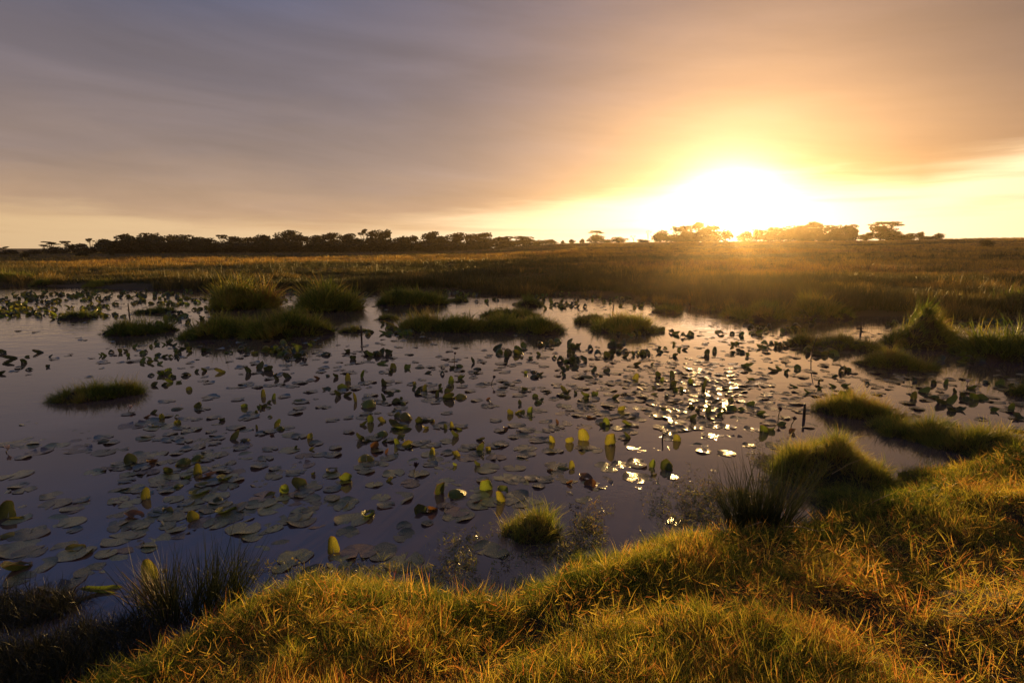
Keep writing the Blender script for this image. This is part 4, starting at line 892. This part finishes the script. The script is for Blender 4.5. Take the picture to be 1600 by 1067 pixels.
# ------------------------------------------------------------------ trees of the far shore
def crown_mesh(lobes, n, size, mat, seed, flat=1.0):
    r = np.random.default_rng(seed); V = np.zeros((n * 4, 3)); vol = np.array([l[3] * l[4] * l[5] for l in lobes]) ** 0.66; pick = r.choice(len(lobes), n, p=vol / vol.sum())
    d = r.normal(0, 1, (n, 3)); d /= np.linalg.norm(d, axis=1, keepdims=True); rad = r.uniform(0.45, 1.0, n) ** 0.5 * (1 + 0.12 * r.normal(0, 1, n))
    L = np.array(lobes)[pick]; c = L[:, :3] + d * rad[:, None] * L[:, 3:6]
    a = r.normal(0, 1, (n, 3)); a /= np.linalg.norm(a, axis=1, keepdims=True); b = np.cross(a, r.normal(0, 1, (n, 3))); b /= np.linalg.norm(b, axis=1, keepdims=True)
    s = size * r.uniform(0.6, 1.3, n)[:, None]
    V[0::4] = c - a * s; V[1::4] = c - b * s * 0.6; V[2::4] = c + a * s; V[3::4] = c + b * s * 0.6
    return mesh_np('crown', V, np.arange(n * 4).reshape(-1, 4), mat, smooth=False)
def tree_kind(kind, seed):
    "unit tree: 1 high, about 1 wide; returns crown mesh, trunk mesh"
    r = np.random.default_rng(seed); lobes = []; tubes = []
    mat = M_crown[seed % 2]
    if kind == 'broad':
        for i in range(9):
            q = r.uniform(0, 6.28); rr = r.uniform(0.05, 0.32); lobes.append((rr * math.cos(q), rr * math.sin(q), r.uniform(0.45, 0.85), r.uniform(.13, .22), r.uniform(.13, .22), r.uniform(.10, .18)))
        for i in range(5): q = r.uniform(0, 6.28); lobes.append((0.28 * math.cos(q), 0.28 * math.sin(q), r.uniform(0.15, 0.4), .22, .22, .20))
        lobes.append((0, 0, 0.5, .34, .34, .36))
        me = crown_mesh(lobes, 2400, 0.042, mat, seed)
    elif kind == 'bush':
        for i in range(9): q = r.uniform(0, 6.28); rr = r.uniform(0.0, 0.3); lobes.append((rr * math.cos(q), rr * math.sin(q), r.uniform(0.2, 0.75), r.uniform(.15, .25), r.uniform(.15, .25), r.uniform(.14, .24)))
        lobes.append((0, 0, 0.35, .36, .36, .38))
        me = crown_mesh(lobes, 1600, 0.045, mat, seed)
    elif kind == 'tall':
        for i in range(10): q = r.uniform(0, 6.28); z_ = r.uniform(0.35, 0.93); rr = r.uniform(0, 0.28) * (1.1 - abs(z_ - 0.6)); lobes.append((rr * math.cos(q), rr * math.sin(q), z_, .14, .14, .12))
        lobes.append((0, 0, 0.5, .24, .24, .42))
        me = crown_mesh(lobes, 1900, 0.042, mat, seed)
    elif kind == 'acacia':
        for i in range(10): q = r.uniform(0, 6.28); rr = r.uniform(0.0, 0.42); lobes.append((rr * math.cos(q), rr * math.sin(q), 0.92 - 0.45 * rr * rr * 2 + r.uniform(-.14, .03), r.uniform(.08, .16), r.uniform(.08, .16), 0.045))
        me = crown_mesh(lobes, 1000, 0.024, mat, seed)
    else:
        for i in range(5): q = r.uniform(0, 6.28); rr = r.uniform(0.1, 0.35); lobes.append((rr * math.cos(q), rr * math.sin(q), 0.85 + r.uniform(-.1, .08), .12, .12, .05))
        me = crown_mesh(lobes, 130, 0.02, mat, seed)
    V = []; F = []
    def add(pts, rad):
        v, f = tube(pts, rad, 6); o = sum(len(q) for q in V); V.append(v); F.extend([tuple(o + i for i in g) for g in f])
    top = 0.5 if kind != 'acacia' else 0.35
    add([(0, 0, -0.12), (0.01, 0, top * 0.5), (0.0, 0.01, top)], [0.035, 0.028, 0.022] if kind in ('broad', 'bush', 'tall') else [0.022, 0.018, 0.015])
    for i in range(6 if kind != 'bush' else 4):
        l = lobes[i % len(lobes)]; z0 = top * r.uniform(0.45, 1.0)
        add([(0, 0, z0), (l[0] * 0.5, l[1] * 0.5, z0 + (l[2] - z0) * 0.65), (l[0], l[1], l[2])], [0.016, 0.010, 0.005])
    return me, mesh_np('trunk', np.vstack(V), F, M_bark)
KINDS = {k: [tree_kind(k, s) for s in range(sd, sd + n)] for k, sd, n in (('broad', 10, 5), ('bush', 30, 4), ('tall', 50, 2), ('acacia', 70, 3), ('bare', 90, 1))}
TN = {'broad': 'broadleaf_tree', 'bush': 'bush', 'tall': 'broadleaf_tree', 'acacia': 'acacia_tree', 'bare': 'sparse_tree'}
# (x of the middle, y of the top, width, kind, row)
TREES = [(18, 385, 20, 'acacia', 1), (24, 390, 30, 'bush', 0), (62, 389, 20, 'bush', 0), (78, 382, 26, 'acacia', 1), (88, 377, 36, 'acacia', 2), (112, 376, 22, 'acacia', 1), (96, 384, 36, 'bush', 0), (131, 377, 28, 'broad', 1), (150, 372, 16, 'acacia', 2), (146, 383, 30, 'bush', 0),
 (172, 371, 28, 'broad', 1), (185, 376, 30, 'broad', 0), (202, 366, 26, 'broad', 1), (220, 368, 28, 'broad', 0), (243, 363, 26, 'broad', 2), (236, 370, 36, 'broad', 0), (265, 368, 30, 'broad', 1), (288, 366, 34, 'broad', 2), (308, 367, 28, 'broad', 1), (285, 374, 40, 'bush', 0), (328, 372, 30, 'broad', 0), (354, 366, 26, 'acacia', 2), (346, 373, 34, 'bush', 0), (375, 368, 30, 'broad', 1), (398, 368, 30, 'broad', 2), (372, 377, 38, 'bush', 0),
 (418, 364, 30, 'broad', 1), (412, 374, 40, 'bush', 0), (455, 360, 32, 'broad', 2), (440, 367, 30, 'broad', 1), (475, 367, 28, 'broad', 0), (496, 364, 28, 'broad', 2), (452, 377, 40, 'bush', 0), (520, 367, 28, 'broad', 1), (543, 362, 26, 'broad', 2), (505, 376, 40, 'bush', 0), (560, 368, 28, 'broad', 1), (572, 357, 22, 'acacia', 2), (585, 363, 22, 'broad', 1), (605, 359, 22, 'broad', 2), (540, 378, 44, 'bush', 0), (582, 372, 30, 'bush', 0), (625, 367, 30, 'broad', 1), (645, 367, 26, 'broad', 2), (672, 361, 26, 'broad', 2), (620, 378, 42, 'bush', 0), (655, 375, 40, 'bush', 0),
 (690, 367, 28, 'broad', 1), (712, 365, 28, 'broad', 2), (738, 362, 26, 'broad', 2), (700, 377, 44, 'bush', 0), (758, 366, 28, 'broad', 1), (782, 366, 34, 'broad', 2), (745, 375, 40, 'bush', 0), (790, 374, 36, 'bush', 0), (818, 368, 34, 'broad', 1), (842, 373, 30, 'bush', 1), (860, 374, 24, 'bush', 0),
 (878, 376, 8, 'bush', 0), (892, 373, 11, 'bush', 0), (908, 373, 10, 'bush', 0), (930, 360, 36, 'acacia', 1), (928, 367, 34, 'bush', 0), (965, 369, 24, 'bush', 0), (987, 364, 15, 'bare', 1), (1009, 363, 13, 'bare', 1), (1002, 375, 24, 'bush', 0), (1029, 357, 32, 'bush', 1), (1048, 353, 14, 'acacia', 1), (1062, 352, 34, 'broad', 1), (1086, 350, 32, 'broad', 2), (1078, 366, 30, 'bush', 0), (1108, 353, 34, 'broad', 1),
 (1045, 366, 34, 'bush', 0), (1100, 367, 34, 'bush', 0), (1062, 369, 40, 'bush', 2), (1195, 366, 34, 'bush', 0), (1252, 364, 40, 'bush', 0), (1285, 366, 36, 'bush', 0), (1310, 366, 34, 'bush', 0), (1400, 366, 40, 'bush', 0), (948, 374, 22, 'bush', 0), (1128, 360, 28, 'bush', 0), (1158, 361, 30, 'bush', 0), (1182, 356, 26, 'broad', 1), (1205, 352, 34, 'broad', 1), (1240, 349, 40, 'broad', 2), (1264, 350, 36, 'broad', 1), (1225, 362, 34, 'bush', 0), (1290, 355, 32, 'broad', 1), (1312, 353, 30, 'broad', 2), (1324, 358, 22, 'tall', 1), (1344, 364, 26, 'bush', 0), (1375, 346, 70, 'acacia', 1), (1366, 352, 38, 'broad', 2), (1385, 360, 44, 'bush', 0), (1410, 362, 26, 'bush', 0), (1428, 361, 16, 'tall', 1), (1455, 366, 19, 'bush', 0), (1440, 371, 26, 'bush', 0)]
TREES += [(float(px), 380.0 + float(rng.uniform(-6, 3)), 26.0, 'bush', 0) for px in np.arange(196, 800, 21) + rng.uniform(-6, 6, 29)]
nth = {}
def place_tree(px, ytop, w, kind, row, label=None, rr=None):
    az = az_of(px); r = rr or (205 + 9 * row + (rng.uniform(-2, 2)))
    x, y = r * math.sin(az), r * math.cos(az); zg = float(H(np.array([x]), np.array([y]))[0])
    ytop = ytop + (rng.uniform(-3.5, 4.0) if kind != 'acacia' and row else rng.uniform(-3, 3) if px > 1000 and kind == 'bush' else 0)
    d = ray(px, ytop); zt = CAM_H + r * d[2] / math.hypot(d[0], d[1]); hh = max(zt - zg, 1.2) * 1.03
    wm = w * depth_of(np.array([x, y, zg])) / FPX * ((1.4 if px < 870 else 1.22) if kind in ('broad', 'bush') else 1.25 if kind == 'tall' else 1.0)
    cr, tk = random.choice(KINDS[kind]); rot = random.uniform(0, 6.28)
    root = obj(TN[kind], None, loc=(x, y, zg), rot=(0, 0, rot), scale=(wm, wm, hh))
    obj('crown', cr, root); obj('trunk', tk, root)
    return root
looks = {'broad': 'rounded dark broadleaf tree', 'bush': 'low dense bush', 'tall': 'tall narrow-crowned tree', 'acacia': 'flat-topped umbrella acacia', 'bare': 'sparse thin-crowned tree'}
for (px, yt, w, kind, row) in sorted(TREES):
    side = 'wood' if px < 870 else 'ridge'
    key = (kind, side); nth[key] = nth.get(key, 0) + 1
    root = place_tree(px, yt, w, kind, row)
    where = 'long wood from its outer end' if side == 'wood' else 'sunlit ridge from the wood'
    tag(root, f'{looks[kind]}, {ordinal(nth[key] - 1)} along the {where}', 'tree' if kind != 'bush' else 'bush', 'trees and bushes of the long wood' if side == 'wood' else 'trees and bushes on the ridge')
for px, yt, w, r_, lb in [(136, 395, 18, 150, 'dark bush alone in the meadow below the long wood'), (182, 388, 8, 160, 'narrow dark bush in the meadow close under the long wood'), (48, 396, 12, 140, 'yellowish shrub in the meadow at the outer end of the wood'), (1532, 373, 20, 120, 'thorny shrub alone on the open russet hillside'), (675, 392, 18, 170, 'low bush on the pale grass where the wood thins out'), (780, 388, 14, 175, 'small bush on the rise at the end of the wood')]:
    root = place_tree(px, yt, w, 'bush', 0, rr=r_); tag(root, lb, 'bush', 'scattered bushes in the meadow')

# ------------------------------------------------------------------ air
def haze():
    x0, x1, y0, y1, z0, z1 = -330, 330, -30, 290, -1.6, 14
    V = [(x0, y0, z0), (x1, y0, z0), (x1, y1, z0), (x0, y1, z0), (x0, y0, z1), (x1, y0, z1), (x1, y1, z1), (x0, y1, z1)]
    F = [(0, 3, 2, 1), (4, 5, 6, 7), (0, 1, 5, 4), (1, 2, 6, 5), (2, 3, 7, 6), (3, 0, 4, 7)]
    m, t, out = new_mat('haze'); v = t.node('ShaderNodeVolumePrincipled')
    v.inputs['Color'].default_value = (1.0, 0.80, 0.56, 1); v.inputs['Density'].default_value = 0.00022; v.inputs['Anisotropy'].default_value = 0.86
    t.l.new(v.outputs[0], out.inputs['Volume'])
    o = obj('haze', mesh_np('haze', V, F, m, smooth=False)); tag(o, kind='stuff')
haze()
